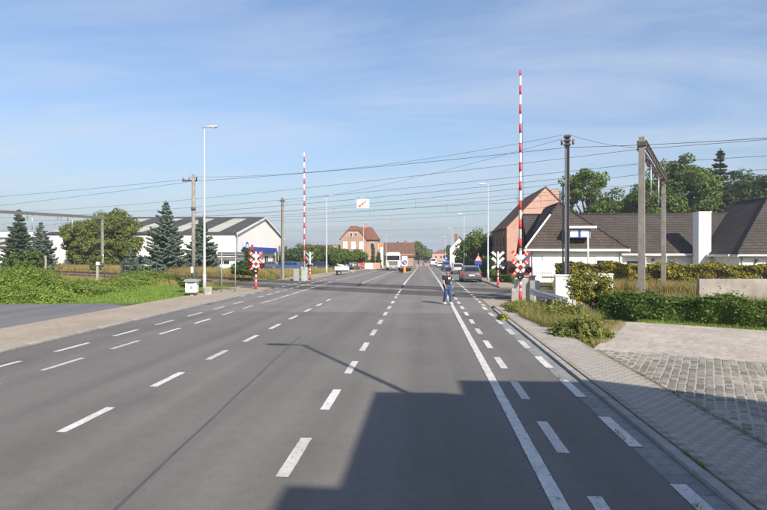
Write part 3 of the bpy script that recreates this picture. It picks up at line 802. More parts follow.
def window(parent, c, wd, h, face='-y', frame='white', glass='glass', depth=.06, mull=1, sill=True, bars=0):
    """frame proud of the wall, pane set in it; c is the middle of the opening on the wall plane"""
    ax = {'-y': (1, 0, -1), '+y': (1, 0, 1), '-x': (0, 1, -1), '+x': (0, 1, 1)}[face]
    def P(u, o, z):
        return (c[0] + u, c[1] + o * ax[2], c[2] + z) if ax[0] else (c[0] + o * ax[2], c[1] + u, c[2] + z)
    def D(su, so, sz): return (su, so, sz) if ax[0] else (so, su, sz)
    f = .07; mb = MB()
    mb.box(P(0, 0.01, h / 2 - f / 2), D(wd, depth, f)); mb.box(P(0, .01, -h / 2 + f / 2), D(wd, depth, f))
    for s in (-1, 1): mb.box(P(s * (wd / 2 - f / 2), .01, 0), D(f, depth - .004, h - 2 * f))
    for k in range(mull):
        u = -wd / 2 + wd * (k + 1) / (mull + 1); mb.box(P(u, .008, 0), D(f * .8, depth - .012, h - 2 * f))
    fr = mb.build('window', frame, parent)
    MB().box(P(0, .006, 0), D(wd - 2 * f, .02, h - 2 * f)).build('pane', glass, fr)
    if sill: MB().box(P(0, .05, -h / 2 - .04), D(wd + .12, .14, .07)).build('sill', 'concrete', fr)
    return fr

# --- long white warehouse with dark roof, left
wh = thing('warehouse', 'long white warehouse with dark roof, skylight strips and blue sign band', 'warehouse', V(235, 79, 0), YAW)
b0, WD, WL, WE, WR = -1.4, 39.0, 29.0, 5.42, 9.2
mb = MB(); mb.prism([(0, b0), (WD, b0), (WD, WE), (WD / 2, WR), (0, WE)], -WL, 0, 'x'); mb.build('wall', 'whitewall', wh)
rf = gable_roof(-WL, 0, 0, WD, WE + .02, WR + .07, .25, .14, 'x').build('roof', 'roofdark', wh)
sl_k = (WR - WE) / (WD / 2)
for i in range(5):
    x = -4.0 - i * 6.0
    mb = MB(); mb.prism([(1.0, WE + .2 + 1.0 * sl_k), (17.2, WE + .2 + 17.2 * sl_k), (17.2, WE + .26 + 17.2 * sl_k), (1.0, WE + .26 + 1.0 * sl_k)], x - 1.25, x + 1.25, 'x'); mb.build('skylight', 'skylight', rf)
MB().tube([(-11.5, WD / 2, WR), (-11.5, WD / 2, WR + 1.2)], .35, 10).build('vent_pipe', 'galv', rf)
mb = MB()
for a_, b_ in (((0, WE), (WD / 2, WR + .05)), ((WD / 2, WR + .05), (WD, WE))):
    mb.prism([(a_[0], a_[1] - .15), (b_[0], b_[1] - .15), (b_[0], b_[1] + .2), (a_[0], a_[1] + .2)], .26, .32, 'x')
mb.build('verge_board', 'white', wh)
MB().tube([(.3, .3, b0), (.3, .3, WE)], .08, 8).build('downpipe', 'grey', wh)
sb = MB().box((.5, 15.5, 3.05), (.5, 24, .95)).build('sign_band', 'blue', wh)
MB().disc((.78, 4.2, 3.3), 1.05, (1, 0, 0), .05, 24).build('emblem_disc', 'blue', sb)
MB().disc((.82, 4.2, 3.3), .7, (1, 0, 0), .04, 24).build('emblem', 'signwhite', sb)
MB().box((.8, 29.8, 2.95), (.1, 2.0, 2.2)).build('sign_panel', 'grey', wh)
MB().box((.8, 33.2, 2.95), (.1, 2.4, 2.6)).build('sign_panel', 'red', wh)
MB().box((.8, 36.8, 2.95), (.1, 2.0, 2.2)).build('sign_panel', 'darkgrey', wh)
MB().box((.8, 7.2, 2.8), (.1, 1.2, 2.2)).build('sign_panel', 'red', wh)
for y in (14, 21, 28, 34): window(wh, (0, y, .9), 3.2, 2.2, '+x', 'white', 'glass', .1, 1, False)
for x in (-1.8, -14): window(wh, (x, 0, 1.3), 2.0, 1.2, '-y', 'white', 'glass', .1, 1, False)

# --- second warehouse, far left
w2 = thing('warehouse', 'low white warehouse with striped lean-to roof behind the leftmost spruces', 'warehouse', V(80, 89, 0), YAW)
MB().box((-21, 10, 1.1), (42, 20, 4.6)).build('wall', 'whitewall', w2)
mb = MB(); mb.prism([(-.4, 3.42), (9, 5.0), (9, 5.15), (-.4, 3.57)], -42.4, .2, 'x'); rf2 = mb.build('lean_to_roof', 'roofdark', w2)
for i in range(8):
    x = -3 - i * 5.2; mb = MB(); mb.prism([(.2, 3.69), (8.2, 5.03), (8.2, 5.1), (.2, 3.76)], x - 1.2, x + 1.2, 'x'); mb.build('skylight', 'skylight', rf2)
MB().box((-21, 14.5, 4.5), (42.1, 11, 2.6)).build('upper_wall', 'grey', w2)
MB().box((-21, 14.5, 5.95), (42.6, 11.6, .95)).build('fascia', 'white', w2)

# --- brick house left of the road, beyond the crossing
bh = thing('brick_house', 'brown brick house with red hipped roof beyond the round clipped trees', 'house', V(341, 124), YAW * .6)
zb = -.5
MB().box((4.5, 5.0, 3.2), (9, 9, 7.4)).build('wall', 'brickbrown', bh)
mb = MB()
mb.add([(-.4, 0, 6.7), (9.4, 0, 6.7), (9.4, 10, 6.7), (-.4, 10, 6.7), (2.6, 5, 10.0), (7.2, 5, 10.0)], [(0, 1, 5, 4), (1, 2, 5), (2, 3, 4, 5), (3, 0, 4), (3, 2, 1, 0)])
rf = mb.build('roof', 'redtile', bh)
# front gable with clipped top
mb = MB(); mb.prism([(0.0, -.5), (6.2, -.5), (6.2, 6.8), (4.3, 8.9), (1.9, 8.9), (0, 6.8)], -.8, 1.2, 'y'); mb.build('gable_wall', 'brickbrown', bh)
mb = MB(); mb.add([(1.75, -1.0, 8.95), (4.45, -1.0, 8.95), (3.9, .5, 10.05), (2.3, .5, 10.05), (-.35, -1.0, 6.65), (6.55, -1.0, 6.65), (3.9, 5, 10.05), (2.3, 5, 10.05), (-.35, 5, 6.65), (6.55, 5, 6.65)],
    [(0, 1, 2, 3), (0, 3, 7, 8, 4), (1, 5, 9, 6, 2), (3, 2, 6, 7)]); md = mb.build('gable_roof', 'redtile', rf); mo = md.modifiers.new('solid', 'SOLIDIFY'); mo.thickness = .12
MB().box((5.6, 5.0, 10.3), (.8, .6, 1.5)).build('chimney', 'brickbrown', rf)
for x in (1.15, 3.1, 5.05): window(bh, (x, -.8, 5.3), 1.1, 1.8, '-y', 'white', 'signwhite', .1, 1)
for x in (2.5, 3.7): window(bh, (x, -.8, 7.85), .75, 1.1, '-y', 'white', 'glass', .1, 1)
for x in (1.15, 3.1, 5.05): window(bh, (x, -.8, 1.3), 1.1, 1.8, '-y', 'white', 'glass', .1, 1)
for x in (7.5,): window(bh, (x, .5, 5.2), .9, 1.7, '-y', 'white', 'glass', .1, 1)
window(bh, (9, 4, 5.2), 1.0, 1.8, '+x', 'white', 'signwhite', .1, 1)
MB().box((-1.0, 3, 2.5), (2.0, 5, 5.6)).build('side_wing', 'brickbrown', bh)

# --- orange topped pylon by the brick house
pyl = thing('sign_pylon', 'white sign pylon with orange top beside the brown brick house', 'sign', V(381.5, 118), 0)
MB().box((0, 0, 2.2), (.8, .4, 5.4)).build('pylon', 'white', pyl, .04); MB().box((0, 0, 5.2), (.95, .5, .7)).build('top_panel', 'orange', pyl)

# --- brown roofed house behind the lorry
hb = thing('house', 'low house with wide brown roof behind the white lorry', 'house', V(386, 165), .1)
MB().box((4.5, 5, 1.5), (9, 9, 4.5)).build('wall', 'brickbrown', hb)
rf = gable_roof(-.2, 9.2, .4, 9.6, 3.2, 7.4, .4, .15, 'x').build('roof', 'browntile', hb)
MB().box((6.6, 5, 7.5), (.8, .8, 1.4)).build('chimney', 'brickdark', rf)
for x in (2.2, 6.2): window(hb, (x, .5, 1.3), 1.6, 1.5)

# --- right brick house, gable towards us
rh = thing('brick_house', 'tall house with sunlit pink brick gable and shaded front, right of the road', 'house', V(507, 62), 0)
GW, GL = 9.2, 12.5
MB().box((GW / 2, GL / 2, 2.7), (GW, GL, 6.7)).build('wall', 'brickpink', rh)
mb = MB(); mb.prism([(0, 6.04), (GW, 6.04), (GW / 2, 10.75)], 0, .3, 'y'); mb.build('gable_wall', 'brickpink', rh)
rf = gable_roof(0, GW, .15, GL, 6.02, 10.75, .22, .14, 'y').build('roof', 'browntile', rh)
MB().box((GW / 2 + 1.3, 1.2, 10.0), (.9, .8, 1.2)).build('chimney', 'brickpink', rf)
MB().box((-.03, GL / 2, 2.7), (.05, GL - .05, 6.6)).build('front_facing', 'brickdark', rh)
for y in (2.0, 5.0, 8.0, 11.0):
    window(rh, (-.055, y, 4.6), 1.0, 1.9, '-x', 'darkgrey', 'glass', .08, 0)
    if y != 5.0: window(rh, (-.055, y, 1.7), 1.1, 1.9, '-x', 'darkgrey', 'glass', .08, 0)
d_ = MB().box((-.08, 5.0, 1.15), (.06, 1.05, 2.3)).build('door', 'darkgrey', rh)
MB().tube([(-.45, GL + .1, 5.9), (-.45, -.2, 5.9)], .07, 8).build('roof_gutter', 'darkgrey', rh)
tv = MB().tube([(2.2, 5, 8.0), (2.2, 5, 10.2)], .03, 6); tv.tube([(1.8, 5, 10.1), (2.6, 5, 10.0)], .02, 6); tv.build('antenna', 'darkgrey', rf)

# --- white house with brown hipped roofs
hw = thing('white_house', 'long white bungalow with brown tiled roofs and tall white chimney', 'house', (9.4, 47.5, gz(14, 50)), 0)
EV = 2.85
EB, EA, EC = 2.93, 2.5, 2.45
def hwall(poly, ev): return MB().prism(poly, -.3, ev - .01, 'z').build('wall', 'whitewall', hw)
hwall([(.3, .3), (8.5, .3), (8.5, 6.1), (2.4, 6.1)], EB); hwall([(1.7, 6.2), (30.5, 6.2), (30.5, 13), (1.7, 13)], EA); hwall([(18.6, .3), (31.5, .3), (31.5, 6.1), (18.6, 6.1)], EC)
MB().box((4.4, .3, EB + .03), (9.3, .9, .26)).build('fascia', 'white', hw)
MB().box((13.7, 5.85, EA + .03), (9.4, .5, .22)).build('fascia', 'white', hw)
MB().box((25.4, .3, EC + .03), (14.4, .9, .22)).build('fascia', 'white', hw); MB().box((18.25, 3.4, EC + .03), (.6, 5.2, .22)).build('fascia', 'white', hw)
r1 = MB().add([(-.15, -.15, EB + .17), (8.95, -.15, EB + .17), (8.95, 7.5, EB + .17), (3.7, 3.2, 7.55), (3.7, 10, 7.55), (3.7, 7.5, EB + .17)], [(0, 1, 3), (1, 2, 4, 3), (0, 3, 4, 5), (2, 5, 4), (0, 5, 2, 1)]).build('roof', 'tile', hw)
r2 = gable_roof(1.7, 30.5, 6.2, 13.0, EA + .35, 6.75, .35, .14, 'x').build('roof', 'tile2', hw)
r3 = hip_roof(18.6, 32, .3, 15.0, EC + .16, 8.1, .45, (4.9, 10, 24.0)).build('roof', 'tile2', hw)
# ridge and hip cap tiles
cap = MB()
for a_, b_ in (((2.6, 2.3, 6.3), (3.7, 3.2, 7.58)), ((8.95, -.15, 3.12), (3.7, 3.2, 7.58)), ((3.7, 3.2, 7.58), (3.7, 9, 7.58))): cap.tube([a_, b_], .1, 6)
cap.build('ridge_tiles', 'tile', r1)
cap = MB()
for a_, b_ in (((18.15, -.15, 2.63), (24, 4.9, 8.13)), ((32.4, -.15, 2.63), (24, 4.9, 8.13)), ((24, 4.9, 8.13), (24, 9.8, 8.13))): cap.tube([a_, b_], .1, 6)
cap.build('ridge_tiles', 'tile2', r3)
MB().tube([(1.4, 9.6, 6.93), (24, 9.6, 6.93)], .1, 6).build('ridge_tiles', 'tile2', r2)
# white verge of the rear-left roof
vg = MB(); vg.tube([(-.2, -.12, 3.14), (2.6, 2.3, 6.35)], .10, 4); vg.build('verge_board', 'white', r1)
ch = MB().box((17.85, 5.0, 3.2), (1.15, 1.1, 6.9)).build('chimney', 'whitewall', hw)
MB().box((17.85, 5.0, 6.70), (1.25, 1.2, .08)).build('chimney_cap', 'white', ch)
# gutters and downpipes
for x0_, x1_, y_, z_ in ((-.1, 8.9, -.2, EB - .06), (9.2, 18.0, 5.5, EA - .06), (18.3, 32.4, -.2, EC - .06)): MB().tube([(x0_, y_, z_), (x1_, y_, z_)], .065, 8).build('roof_gutter', 'grey', hw)
for x_, y_, z_ in ((.5, .22, EB), (8.3, .22, EB), (18.8, .22, EC), (30.6, .22, EC)): MB().tube([(x_, y_, -.2), (x_, y_, z_ - .1)], .045, 8).build('downpipe', 'grey', hw)
# blue framed dormer
dm = MB().box((4.55, .95, 4.5), (1.9, 2.6, .85)).build('dormer', 'white', hw)
MB().box((4.75, .8, 5.02), (2.4, 3.0, .2)).build('dormer_roof', 'white', dm)
for x in (4.09, 5.01):
    window(hw, (x, -.36, 4.48), .88, .78, '-y', 'blue', 'signwhite', .1, 0, False)
dm2 = MB().box((25.2, .95, 4.55), (2.2, 2.6, .95)).build('dormer', 'white', hw); MB().box((25.2, .8, 5.12), (2.75, 3.0, .2)).build('dormer_roof', 'white', dm2)
window(hw, (25.2, -.36, 4.5), 1.6, .8, '-y', 'blue', 'glass', .1, 1, False)
for x, z_, ww, hh, y_ in ((2.4, 1.35, 1.8, 1.5, .3), (7.0, 1.5, 1.6, 1.2, .3), (12.0, 1.15, 1.6, 1.5, 6.2), (15.2, 1.15, 1.4, 1.5, 6.2), (22.0, 1.1, 2.2, 1.6, .3), (28, 1.1, 2.0, 1.6, .3)):
    fr = window(hw, (x, y_, z_), ww, hh, '-y', 'blue' if x in (12.0, 22.0, 28) else 'white', 'signwhite' if x == 2.4 else 'glass', .08, 1)
    MB().box((x, y_ - .03, z_ + hh / 2 + .12), (ww + .06, .07, .26)).build('roller_shutter', 'signwhite', fr)
for x, y_ in ((10.2, 6.2), (13.7, 6.2), (20.0, .3)):
    MB().box((x, y_ - .12, 2.0), (.16, .22, .3)).build('wall_lamp', 'darkgrey', hw)

# --- dark roofed house with white side wall, far right
hf = thing('house', 'distant house with dark roof, white side wall and brick chimney, right of the road', 'house', V(450, 135), -.05)
MB().box((2.5, 4, 2.2), (5.0, 10, 6.0)).build('wall', 'whitewall', hf)
MB().box((-.02, 4, 2.2), (.1, 9.9, 5.9)).build('front_facing', 'brickdark', hf)
rf = gable_roof(0, 5.0, -1, 9, 5.1, 8.0, .25, .14, 'y').build('roof', 'roofdark', hf)
gable_wall(0, 5.0, 5.1, 7.9, -.98, .2, 'whitewall', hf)
MB().box((1.6, 1.0, 7.8), (.8, .8, 2.2)).build('chimney', 'brickdark', rf)
for y in (0.5, 3.5, 6.5): window(hf, (-.08, y, 3.6), 1.0, 1.6, '-x')
# --- far roofs at the end of the road
fe = thing('house', 'far pale house with orange roof at the end of the road', 'house', V(441, 300), 0)
MB().box((0, 4, 1.9), (11, 9, 4.6)).build('wall', 'brickpink', fe); hip_roof(-5.5, 5.5, 0, 9, 4.1, 6.9, .4, (3, 6, 0)).build('roof', 'redtile', fe)
for x in (-3, 0, 3): window(fe, (x, -.5, 2.4), 1.2, 1.6)
# --- row of low buildings behind the car park
lw = thing('shed', 'long low brown roofed shed behind the car park', 'shed', V(312, 150), YAW)
MB().box((6, 4, 1.4), (17, 8, 4.4)).build('wall', 'brickdark', lw); gable_roof(-2.5, 14.5, 0, 8, 3.6, 6.0, .3, .14, 'x').build('roof', 'browntile', lw)
for x in (0, 4, 8, 12): window(lw, (x, 0, 1.2), 1.4, 1.3)

# --- the house beside the camera whose shadow lies on the road
sh = thing('corner_house', 'flat roofed brick house by the pavement, out of the picture, shading the road', 'house', (0, 0, 0), 0)
MB().prism([(5.42, -14), (16, -14), (16, -4.4), (10.0, -1.2), (6.7, -.55), (5.52, -.6)], -.05, 8.77, 'z').build('wall', 'brickdark', sh)
MB().prism([(7.6, -13.9), (15.9, -13.9), (15.9, -3.5), (10.0, -.35), (7.6, -.45)], -.05, 9.5, 'z').build('attic_wall', 'brickdark', sh)
MB().box((5.86, -5.9, 9.1), (.74, 1.4, .9)).build('chimney', 'brickdark', sh)
for y in (-2.2, -5, -8): 
    for z in (2.0, 5.5): window(sh, (5.42, y, z), 1.2, 1.7, '-x')

# ------------------------------------------------------------------ street furniture
def lamp(label, base, h, arm, face, rad=.085, group='street lamps'):
    """tapered column with a short arm; face is the direction of the head on the ground"""
    t = thing('street_lamp', label, 'street lamp', base, math.atan2(face[1], face[0]), group)
    MB().tube([(0, 0, -.05), (0, 0, h * .12), (0, 0, h * .121), (0, 0, h)], [rad * 1.25, rad * 1.25, rad, rad * .55], 12).build('pole', 'lampgrey', t)
    MB().box((.0, 0, .55), (rad * 1.2, rad * 2.7, .4)).build('service_door', 'lampgrey', t)
    MB().tube([(-.12, 0, h), (arm * .4, 0, h + .07), (arm * .55, 0, h + .08)], .04, 8).build('arm', 'lampgrey', t)
    mb = MB(); mb.add([(arm * .5, -.10, h + .02), (arm * .5, .10, h + .02), (arm + .25, .13, h + .05), (arm + .25, -.13, h + .05), (arm * .5, -.07, h + .14), (arm * .5, .07, h + .14), (arm + .2, .09, h + .15), (arm + .2, -.09, h + .15)],
        [(3, 2, 1, 0), (4, 5, 6, 7), (0, 1, 5, 4), (1, 2, 6, 5), (2, 3, 7, 6), (3, 0, 4, 7)]); hd = mb.build('lamp_head', 'lampgrey', t, .02)
    MB().box((arm * .8 + .1, 0, h + .02), (arm * .4, .16, .03)).build('lamp_lens', 'lampglass', hd)
    return t
lamp('pale street lamp nearest on the left, beside the white box', V(204.5, 31), 10.1, .55, (1, .15), .078)
lamp('left street lamp beyond the crossing, before the white trailer', V(326.6, 62), 9.5, .7, (1, 0))
lamp('left street lamp in front of the brown brick house', V(363.5, 105), 9.4, .7, (1, 0))
lamp('left street lamp just beyond the orange topped pylon', V(386, 150), 9.2, .7, (1, 0))
lamp('far left street lamp behind the white lorry', V(395.5, 200), 9.2, .7, (1, 0))
lamp('farthest left street lamp by the tall tree at the road end', V(407, 265), 9.2, .7, (1, 0))
lamp('right street lamp by the dark parked car, nearest beyond the crossing', V(488, 47), 8.9, .6, (-1, 0))
lamp('right street lamp before the dark hedge, second beyond the crossing', V(464, 82), 9.3, .7, (-1, 0))
lamp('right street lamp by the blue car, third beyond the crossing', V(452, 118), 9.3, .7, (-1, 0))
lamp('far right street lamp, fourth beyond the crossing', V(445.5, 160), 9.3, .7, (-1, 0))
lamp('street lamp by the corner house, out of the picture, casting its shadow', Vector((4.38, 2.0, .05)), 10.4, .75, (-1, 0), .09)

def crossing_sign(label, base, rz, back=False, zs=1.0, bm='signwhite', group='level crossing signs'):
    """post with red and white bands, St Andrew's cross with a half cross above, three lamps; faces -y"""
    t = thing('crossing_sign', label, 'crossing sign', base, rz, group)
    po = MB().tube([(0, 0, -.1), (0, 0, 2.6 * zs)], .06, 12).build('post', 'signwhite' if not back else 'signwhite', t)
    for z0, z1 in ((0, .55), (.72, .88), (1.05, 1.2)): MB().tube([(0, 0, z0), (0, 0, z1)], .085 if z0 == 0 else .064, 12).build('red_band', 'red', po)
    def arm(cx, cz, dx, dz, L):
        a = math.atan2(dz, dx); ca, sa = math.cos(a), math.sin(a)
        def quad(u0, u1, hw, y0, y1):
            pts = [(cx + u * ca - v * sa, cz + u * sa + v * ca) for u, v in ((u0, -hw), (u1, -hw), (u1, hw), (u0, hw))]
            return MB().prism(pts, y0, y1, 'y')
        o = quad(0.0, L, .092, -.095 + (.004 if dx > 0 else 0) + (.007 if dz < 0 else 0), -.075).build('cross_arm', bm, t)
        if not back:
            for u0, u1 in ((0.0, .12), (.27, .38), (L - .13, L)):
                if u0 == 0.0 and cz > 2: continue
                quad(u0, u1, .0935, -.100, -.094 + .0).build('red_band', 'red', o)
        return o
    L = .57
    for dx, dz in ((1, .9), (-1, .9), (1, -.9), (-1, -.9)): arm(0, 1.76 * zs, dx, dz, L)
    for dx in (1, -1): arm(0, 2.2 * zs, dx, .9, L)
    s = -1
    br = MB().box((0, -.02, 1.66), (.75, .04, .06)).build('lamp_bracket', 'darkgrey', t)
    for x, z in ((-.42, 1.66), (.42, 1.66), (0, 1.32)):
        bd_ = MB().disc((x, -.14, z), .17, (0, 1, 0), .03, 20).build('backing_disc', 'black', t)
        MB().tube([(x, -.12, z), (x, .06, z)], [.12, .10], 12).build('lamp_body', 'black', bd_)
        MB().tube([(x, -.30, z + .0), (x, -.156, z)], [.105, .095], 14, False).build('hood', 'black', bd_)
        MB().disc((x, -.165, z), .085, (0, 1, 0), .02, 16).build('lens', 'lens_red' if z > 1.5 else 'lens_clear', bd_)
    return t
P_RS, P_LS, P_FR = V(520.5, 26.0), V(256, 34.5), V(498, 37.6)
crossing_sign('red and white double cross crossing sign on the right, under the tall barrier arm', P_RS, R(-8))
crossing_sign('red and white double cross crossing sign on the left, before the warehouse sign band', P_LS, R(16))
crossing_sign('crossing sign seen from behind beyond the tracks, right of the parked car', P_FR, R(172), True)
crossing_sign('crossing sign seen from behind beyond the tracks, beside the left barrier', V(310, 48), R(232), True, 1.0, 'grey')

def barrier(label, base, rz, top, mirror=1):
    t = thing('crossing_barrier', label, 'barrier', base, rz, 'raised crossing barriers')
    MB().box((.0, 0, .55), (.55, .6, 1.3)).build('cabinet', 'galv', t, .03)
    MB().box((mirror * .75, .1, .5), (.5, .45, 1.1)).build('control_box', 'grey', t, .02)
    MB().box((0, -.02, 1.35), (.3, .34, .4)).build('pivot_housing', 'darkgrey', t, .03)
    am = MB().tube([(0, -.26, 1.0), (0, -.26, top)], [.085, .05], 8).build('arm', 'signwhite', t)
    z = 1.75; k = 0
    while z < top:
        r = lambda q: .085 + (.05 - .085) * (q - 1.0) / (top - 1.0) + .002
        z1 = min(z + .5, top + .01)
        MB().tube([(0, -.26, z), (0, -.26, z1)], [r(z), r(z1)], 8).build('red_band', 'red', am); z += 1.0
    MB().box((0, .12, 1.0), (.16, .5, .3)).build('counterweight', 'darkgrey', t)
    MB().tube([(.09, -.2, 1.4), (.16, -.2, 4.0), (.10, -.22, top * .78)], .012, 5).build('stay_wire', 'wire', t)
    return t
barrier('raised red and white barrier arm on the right side of the road', V(519.8, 26.9), R(-6), 12.0)
barrier('raised red and white barrier arm with grey cabinet on the far left', V(304.5, 46.5), R(10), 11.6, -1)
gb = thing('equipment_cabinet', 'grey concrete equipment cabinet behind the right crossing sign', 'cabinet', V(527.5, 27.4), R(-8))
MB().box((0, 0, .6), (.75, .7, 1.25)).build('body', 'concrete', gb, .02); MB().box((0, 0, 1.26), (.85, .8, .08)).build('lid', 'concrete', gb, .02)
pn = thing('bollard', 'short grey concrete bollard at the left foot of the right crossing sign', 'bollard', V(513.2, 26.2), 0)
MB().box((0, 0, .3), (.22, .22, .7), 0, .9).build('body', 'concrete', pn, .03); MB().box((0, 0, .66), (.17, .17, .05), 0, .7).build('cap', 'concrete', pn)

# white box on a stub (left lawn), concrete stump, backs of the direction signs
bx = thing('meter_box', 'small white box with grey pitched lid on a short stub in the grass', 'meter box', V(192, 29.4), R(10))
MB().box((0, 0, .55), (.62, .5, .62)).build('body', 'white', bx, .015)
mb = MB(); mb.prism([(-.42, .86), (.42, .86), (.36, .98), (-.30, 1.0)], -.36, .36, 'y'); mb.build('lid', 'grey', bx, .01)
MB().box((0, .02, .12), (.16, .16, .3)).build('stub', 'concrete', bx)
MB().box((.02, -.254, .52), (.13, .012, .17)).build('plate', 'grey', bx); MB().box((.0, -.256, .78), (.4, .014, .05)).build('slot', 'darkgrey', bx)
st = thing('concrete_marker', 'squat pale concrete marker stone at the foot of the nearest lamp', 'marker', V(208.6, 30.2), .2)
MB().box((0, 0, .22), (.42, .34, .56), 0, .9).build('stone', 'concrete', st, .04); MB().box((0, -.155, .33), (.2, .02, .12)).build('plate', 'grey', st)
sg = thing('direction_sign', 'dark back of a wide direction sign on two posts by the left pavement', 'sign', V(228.5, 32.2), R(14))
for x in (-.42, .42): MB().tube([(x, 0, -.05), (x, 0, 2.6)], .035, 8).build('post', 'grey', sg)
for z in (2.42, 2.12): MB().box((.15, .05, z), (1.65, .03, .27)).build('sign_panel', 'darkgrey', sg, .006)
for z in (2.42, 2.12): MB().box((.15, .02, z), (1.5, .02, .04)).build('rail_bar', 'grey', sg)

# overhead power warning signs hung over the road
def hang(label, px, py0, py1, d, w_, face):
    t = thing('hanging_sign', label, 'sign', V(px, d, Zr(py1, d)), YAW)
    h = Zr(py0, d) - Zr(py1, d)
    pnl = MB().box((0, 0, h / 2), (w_, .03, h)).build('panel', 'signwhite' if face else 'grey', t)
    for x in (-.38 * w_, .38 * w_): MB().tube([(x, 0, h - .02), (x, 0, h + .16)], .012, 5).build('hanger', 'wire', t)
    if face:
        # jagged red lightning arrow running up to the right
        pts = [(-.42, .10), (-.16, .16), (-.22, .24), (.02, .36), (-.02, .46), (.24, .62), (.20, .70), (.44, .90), (.14, .76), (.16, .66), (-.12, .54), (-.08, .44), (-.32, .30), (-.28, .24)]
        mb = MB(); q = [(x * w_, z * h) for x, z in pts]; mb.prism(q, -.026, -.018, 'y'); mb.build('lightning_mark', 'red', pnl)
    return t
hang('white hanging sign with red lightning mark above the road', 363, 199, 208.2, 29.5, .72, True)
hang('plain grey back of a hanging sign above the road beyond the tracks', 394.2, 219.8, 225.4, 47, .76, False)

# ------------------------------------------------------------------ poles, gantries, wires
def wire(label, a, b, sag, r=.013, name='overhead_wire', n=24):
    pts = [Vector(a).lerp(Vector(b), i / n) - Vector((0, 0, sag * 4 * (i / n) * (1 - i / n))) for i in range(n + 1)]
    o = Vector(a); mb = MB().tube([p - o for p in pts], r * .75, 5, False)
    w_ = mb.build(name, 'wire'); w_.location = o
    return tag(w_, label, 'wire', 'overhead wires')
def q(px, py, d): return V(px, d, Zr(py, d))

up = thing('utility_pole', 'old grey utility pole with crossarm, left of the nearest lamp', 'utility pole', V(193.5, 33.5), 0)
MB().tube([(0, 0, -.1), (0, 0, 7.65)], [.145, .11], 10).build('pole', 'poleconc', up)
MB().box((-.25, 0, 7.25), (1.0, .09, .10)).build('crossarm', 'darkgrey', up); MB().tube([(0, 0, 5.3), (0, 0, 5.5)], .15, 10).build('clamp', 'darkgrey', up)
for x in (-.7, -.3, .22): MB().tube([(x, 0, 7.3), (x, 0, 7.48)], .04, 8).build('insulator', 'insulator', up)
MB().box((0, -.2, 1.4), (.16, .03, .4)).build('number_plate', 'signwhite', up)
up2 = thing('utility_pole', 'grey concrete pole standing between warehouse and left barrier', 'utility pole', V(282.5, 48), 0)
MB().tube([(0, 0, -.1), (0, 0, 7.7)], [.17, .13], 4).build('pole', 'poleconc', up2); MB().box((0, 0, 7.4), (.5, .3, .08)).build('crossarm', 'darkgrey', up2)
hp = thing('steel_post', 'tall dark steel beam post with clamps on top, right of the road', 'post', V(567, 25.0), R(-12))
mb = MB(); mb.box((-.10, 0, 4.0), (.02, .22, 8.6)); mb.box((.10, 0, 4.0), (.02, .22, 8.6)); mb.box((0, .0, 4.0), (.18, .016, 8.6)); mb.build('beam', 'steel', hp)
MB().box((-.18, .12, 2.9), (.08, .10, 5.9)).build('side_channel', 'steel', hp)
for z in (7.8, 8.0, 8.2): MB().box((0, 0, z), (.32, .3, .07)).build('clamp', 'darkgrey', hp)
for x in (-.25, .28): MB().tube([(x, 0, 7.8), (x, 0, 8.05)], .05, 8).build('insulator', 'insulator', hp)

def gantry(label, tpos, m_beam, arm_ins=True):
    """two masts and a lattice beam across both tracks"""
    t = thing('catenary_gantry', label, 'gantry', NT(24.6, tpos, 0), math.atan2(ND.y, ND.x), 'railway catenary gantries')
    Ls = 12.3; h = 7.5
    for x in (0, Ls): 
        MB().box((x, 0, h / 2 - .1), (.29, .27, h + .2), 0, .82).build('mast', 'poleconc', t)
        MB().box((x, 0, h - .3), (.36, .34, .16)).build('mast_collar', m_beam, t)
        MB().box((x, -.16, 2.1), (.16, .03, .45)).build('number_plate', 'signwhite', t)
    bm = MB()
    for y in (-.16, .16):
        for z in (h - .5, h - .16): bm.box((Ls / 2, y, z), (Ls, .06, .06))
        for i in range(14):
            x0 = Ls * i / 14; x1 = Ls * (i + 1) / 14
            bm.tube([(x0, y, h - .5), ((x0 + x1) / 2, y, h - .16), (x1, y, h - .5)], .022, 4, False)
    if m_beam == 'lattice2':
        bm = MB().box((Ls / 2, 0, h - .3), (Ls, .3, .34))
    bm.build('beam', m_beam, t)
    for x in (3.5, 8.0):
        MB().tube([(x + .5, 0, h - .5), (x + .5, 0, 5.2)], .04, 6).build('drop_tube', 'galv', t)
        a_ = MB().tube([(x + .5, 0, 5.3), (x, 0, 5.45)], .025, 6).build('registration_arm', 'galv', t)
        for z in (h - .62, h - .75, h - .88): MB().disc((x, 0, z), .09, (0, 0, 1), .05, 10).build('insulator', 'insulator', t)
        MB().tube([(x, 0, h - .5), (x, 0, 6.35)], .02, 5).build('hanger', 'wire', t)
        for xx in (x - 1.2, x - .8): MB().tube([(xx, 0, h - .5), (xx, 0, h - .9)], .035, 6).build('bracket', m_beam, t)
    return t
TG = [2.5 - 61.5, 2.5, 68.0, 130.0]
gantry('railway gantry with two concrete masts behind the right hedge', TG[1], 'lattice')
gantry('railway gantry spanning the tracks in front of the warehouses at far left', TG[2], 'lattice2')
